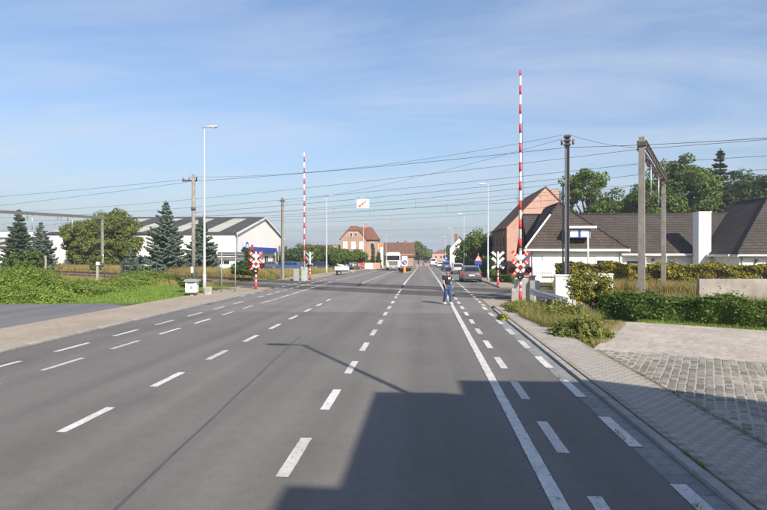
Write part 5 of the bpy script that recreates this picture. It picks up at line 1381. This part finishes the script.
P = poly_points(rg, 26000); stuff(blades('tall_dry_grass', P, .8, .014, 'straw', .45), 'dry grass at the foot of the yellow hedge', 'grass')
rg = [NT(21.5, -26), NT(25.2, -26), NT(25.2, -7), NT(21.5, -7)]
P = poly_points(rg, 9000); stuff(blades('tall_dry_grass', P, .6, .014, 'straw', .45), 'rough grass behind the concrete wall', 'grass')

# right: clipped hedge, shrubs and weeds in front of the railway
h0, h1 = G(598, 318), G(800, 334)
hedge('green_hedge', 'clipped dark green hedge behind the driveway', h0 + Vector((0, 0, -.02)), h1, 1.0, .92, 85000, 'hedge', .05, .17)
hedge('yellow_hedge', 'long yellowing hedge before the white bungalow', NT(38.4, 9.6), NT(38.4, -20), 1.1, 1.75, 75000, 'yhedge', .085, .2)
def bush(name, label, c, mounds, m, n, leaf, cat='shrub', N_stems=10, hs=.8):
    t = thing(name, label, cat, c, 0)
    P, N = mound_points([(Vector(a_), 0, rx, ry, h) for a_, rx, ry, h in mounds], n)
    link_mesh('foliage', leaf_mesh('foliage', P, leaf, m, N, 1.9, .6), t)
    mb = MB()
    for i in range(N_stems):
        a_ = random.uniform(0, 6.28); m_ = random.choice(mounds); e = Vector(m_[0]) + Vector((math.cos(a_) * m_[1] * .6, math.sin(a_) * m_[2] * .6, m_[3] * hs))
        mb.tube([Vector(m_[0]) + Vector((0, 0, -.02)), e], [.014, .005], 5)
    stuff(mb.build('stems', 'bark', t)); return t
c = G(588, 341)
bush('weed_shrub', 'bushy green weed shrub at the corner of the driveway', c, (((0, .3, 0), .5, .45, .55), ((-.45, .6, 0), .45, .45, .46), ((.25, .75, 0), .45, .45, .58), ((-.1, 1.1, 0), .6, .45, .5), ((.5, .35, 0), .3, .3, .34)), 'weed', 16000, .045)
c = G(560, 323)
bush('weed_shrub', 'pale weeds with yellow flowers left of the bushy shrub', c, (((0, .3, 0), .6, .5, .45), ((.6, .5, 0), .55, .5, .62), ((.3, 1.2, 0), .8, .6, .55)), 'weed', 12000, .038)
c = G(528, 314)
bush('weed_patch', 'low weeds under the guardrail by the right crossing sign', c, (((-.4, .2, 0), .5, .6, .33), ((.1, .5, 0), .5, .7, .42), ((.5, -.3, 0), .45, .6, .42), ((.35, 1.3, 0), .7, .9, .40), ((-.3, 1.8, 0), .5, .8, .33), ((1.0, .8, 0), .6, .8, .42)), 'weed', 18000, .036, 'weeds')
c = G(504, 320)
bush('weed_patch', 'small dry weed tuft growing at the kerb edge', c, (((0, 0, 0), .18, .35, .2), ((-.03, .5, 0), .14, .3, .16)), 'yshrub', 900, .045, 'weeds')
tree('maple_shrub', 'yellowing maple shrub before the white cabinets', V(590, 20.4), 1.95, .95, .8, .25, 'yshrub', .06, 44, 150, .25, cat='shrub', tr=.03)
P = poly_points([G(600, 330), G(545, 330), G(520, 318), G(515, 305), V(560, 22), V(600, 19)], 16000); stuff(blades('weed_grass', P[:9000], .36, .007, 'weed', .7), 'green weedy grass between pavement and railway on the right', 'grass')
stuff(blades('weed_grass', P[9000:], .42, .007, 'straw', .6), 'weedy grass between pavement and railway on the right', 'grass')
fl_ = np.array([(c.x, c.y, c.z) for c in [G(560, 323) + Vector((random.uniform(-.3, 1.0), random.uniform(.2, 1.2), random.uniform(.5, .85))) for _ in range(30)]])
M['yflower'] = leafmat('ragwort_flower', (.55, .38, .02), (.75, .55, .04), .2)
stuff(link_mesh('ragwort_flowers', leaf_mesh('ragwort_flowers', np.repeat(fl_, 5, 0) + rng.normal(0, .025, (150, 3)), .03, 'yflower')), 'yellow ragwort flowers among the right weeds', 'flowers')

wk = np.array([(3.175 + random.uniform(-.02, .02), y_ + random.uniform(-.25, .25), .05) for y_ in (6.2, 6.3, 8.9, 11.2, 11.4, 14.0, 17.5, 18.2) for _ in range(40)] + [(4.31 + random.uniform(-.03, .04), random.uniform(5, 14), .07) for _ in range(500)] + [(2.67 + random.uniform(-.02, .03), y_ + random.uniform(-.2, .2), 0) for y_ in (5.1, 7.2, 10.3) for _ in range(30)])
stuff(blades('kerb_weeds', wk, .06, .005, 'weed', .8), 'tiny weeds in the kerb and pavement joints', 'weeds')
ew = poly_points([(4.5, 13.9), (5.1, 14.5), (6.1, 16.5), (7.1, 18.5), (6.7, 18.9), (5.6, 16.9), (4.7, 15)], 2200)
stuff(blades('apron_edge_weeds', ew, .14, .008, 'straw', .8), 'thin weeds along the crumbling edge of the driveway', 'weeds')
hw_ = poly_points([NT(20.0, 2.2), NT(20.35, 2.2), NT(20.35, -6), NT(20.0, -6)], 2600)
stuff(blades('hedge_foot_grass', hw_ + np.array([0, 0, .04]), .13, .008, 'grass', .8), 'grass tufts along the foot of the green hedge', 'grass')

# right: trees behind the white house
tree('broadleaf_tree', 'open crowned tree with gaps behind the steel post', V(586, 76), 16.6, 5.4, 4.4, 2.5, 'tvgreen', .24, 84, 170, 1.15)
tree('broadleaf_tree', 'loose thin tree between open tree and the big dense one', V(622, 84), 14.2, 4.4, 4.0, 2.5, 'tvolive', .24, 60, 150, 1.1)
tree('broadleaf_tree', 'big dense tree behind the right gantry mast', V(681, 80), 19.2, 6.0, 5.2, 2.0, 'tvgreen', .25, 150, 230, 1.6)
tree('broadleaf_tree', 'dense tree left of the biggest tree, behind the near mast', V(648, 80), 15.4, 4.8, 4.2, 2.0, 'tvgreen', .25, 100, 210, 1.3)
conifer('pine_tree', 'tall dark pine right of the biggest tree', V(720, 79), 19.8, 3.4, 'pine', 34, .2, 2.6, .15, .12, power=.62)
tree('broadleaf_tree', 'mid green tree filling the gap behind the far mast', V(664, 92), 16.0, 4.6, 4.2, 2.0, 'tvdark', .25, 90, 190, 1.4)
tree('broadleaf_tree', 'low tree between the open tree and the near mast', V(632, 92), 12.0, 4.2, 4.0, 1.5, 'tvgreen', .25, 60, 170, 1.3)
tree('broadleaf_tree', 'dark tree behind the right hip roof, at the right edge', V(750, 84), 17.8, 5.8, 5.0, 2.0, 'tvdark', .25, 120, 210, 1.5)
tree('broadleaf_tree', 'dark tree just outside the right edge', V(790, 82), 16.0, 5.0, 5.0, 2.0, 'tvdark', .28, 80, 150, 1.6)
tree('broadleaf_tree', 'low dense tree above the middle roof ridge', V(706, 90), 14.5, 5.0, 4.5, 2.0, 'tvdark', .25, 90, 190, 1.4)
# right: along the road beyond the crossing
hedge('tall_hedge', 'tall dark clipped hedge beside the parked cars', Vector((6.9, 115, gz(6.9, 115))), Vector((6.9, 66, gz(6.9, 66))), 1.3, 2.5, 26000, 'tvdark', .16, .2)
hedge('tall_hedge', 'brighter green clipped hedge behind the warning triangle', Vector((6.9, 65.5, gz(6.9, 65))), Vector((6.9, 53.5, gz(6.9, 53))), 1.3, 2.3, 16000, 'hedge', .12, .16)
for i, (px, d, h, rx, m_, lb) in enumerate(((470, 92, 6.2, 3.0, 'tvgreen', 'green tree above the tall hedge, left of the second lamp'), (480, 82, 6.4, 3.0, 'tvgreen', 'green tree above the tall hedge, middle one'), (489, 80, 6.4, 2.6, 'tvdark', 'green tree above the hedge next to the brick front'), (479, 110, 9.2, 1.8, 'tvolive', 'pale thin tree top behind the hedge trees'))):
    tree('broadleaf_tree', lb, V(px, d), h, rx, rx, 1.0, m_, .24, 46, 90, .95, 'trees over the tall hedge')
hedge('low_hedge', 'low hedge behind the far right crossing sign', V(491, 44), V(512, 42), .7, .7, 5000, 'hedge', .08, .1)
# left: clipped round trees and others
for i, (px, d) in enumerate(((333, 84), (345, 87), (357, 92))):
    tree('clipped_tree', ['left', 'middle', 'right'][i] + ' of the three round clipped trees before the brown brick house', V(px, d), 3.75, 2.1, 2.0, 1.1, 'tvgreen', .16, 50, 170, .75, 'round clipped trees', tr=.11)
conifer('cypress_tree', 'slim dark cypress before the brown brick house', V(373, 108), 5.4, .6, 'pine', 26, .13, 2.0, .02, .0, power=.3)
conifer('cypress_tree', 'slim cypress left of the orange topped pylon', V(378.5, 108), 3.6, .7, 'tvolive', 20, .13, 2.0, .02, .0, power=.3)
hedge('boundary_hedge', 'boundary hedge along the left pavement before the brown brick house', V(352, 104), V(385.5, 140), 1.0, 1.5, 8000, 'hedge', .14, .15)
wlw = thing('garden_wall', 'low red and white wall behind the round clipped trees', 'wall', V(345, 103), R(10))
for i, (mm, x) in enumerate((('whitewall', 0), ('red', 1.6), ('red', 3.2), ('whitewall', 4.8), ('brickpink', 6.4))): MB().box((x, 0, .55), (1.58, .2, 1.3)).build('panel', mm, wlw)
conifer('conifer_tree', 'dark pointed conifer behind the low house with brown roof', V(397.5, 205), 9.6, 2.2, 'pine', 18, .3, 1.6, .05, .1)
tree('broadleaf_tree', 'dark round tree at the road end, left of the tall one', V(409.5, 225), 8.5, 3.6, 3.4, 1.0, 'tvdark', .4, 46, 80, 1.2)
tree('broadleaf_tree', 'tall olive tree at the road end', V(418.5, 215), 10.2, 3.3, 3.2, 1.0, 'tvolive', .4, 56, 80, 1.2)
tree('broadleaf_tree', 'low yellowish tree at the road end, right of the tall one', V(427, 235), 5.8, 2.6, 2.6, .6, 'tvolive', .36, 30, 70, 1.0)
tree('broadleaf_tree', 'round tree left of the far dark roofed house', V(448.5, 205), 7.8, 2.4, 2.4, 1.0, 'tvdark', .36, 30, 70, 1.0)
for i, (px, d, h, rx, m_) in enumerate(((296, 110, 4.6, 3.4, 'tvdark'), (306, 112, 5.2, 3.6, 'tvgreen'), (322, 128, 5.6, 3.8, 'tvdark'), (334, 150, 6.4, 4.0, 'tvolive'))):
    tree('broadleaf_tree', ['dark bush-like tree just right of the warehouse gable', 'green tree behind the car park, left of the shed', 'dark tree behind the left lamp beyond the crossing', 'olive tree left of the brown brick house'][i], V(px, d), h, rx, rx * .9, .4, m_, .26, 50, 90, 1.1)
P = []
for i in range(520):
    px = rng.uniform(-420, 1150); d = rng.uniform(330, 420)
    c = V(px, d); hgt = rng.uniform(4, 9.5); k = 90; dd = unit(k) * rng.uniform(.4, 1, (k, 1)) ** .5
    P.append(dd * np.array([5.5, 5, hgt * .55]) + np.array([c.x, c.y, c.z + hgt * .45]))
P = np.concatenate(P)
stuff(link_mesh('far_trees', leaf_mesh('far_trees', P, 1.3, 'tvdark')), 'distant belt of trees along the horizon', 'far trees')

# thin summer haze: even air round the whole place
hb_ = MB().box((0, 300, 10.5), (8000, 8000, 27.0))
hzm = bpy.data.materials.new('summer_haze'); hzm.use_nodes = True; hn = hzm.node_tree; hn.nodes.clear()
ho = hn.nodes.new('ShaderNodeOutputMaterial'); hv = hn.nodes.new('ShaderNodeVolumePrincipled')
hv.inputs['Color'].default_value = (0.86, 0.91, 1.0, 1); hv.inputs['Density'].default_value = 0.0006; hv.inputs['Anisotropy'].default_value = 0.2
hn.links.new(hv.outputs[0], ho.inputs['Volume'])
stuff(hb_.build('haze', hzm))
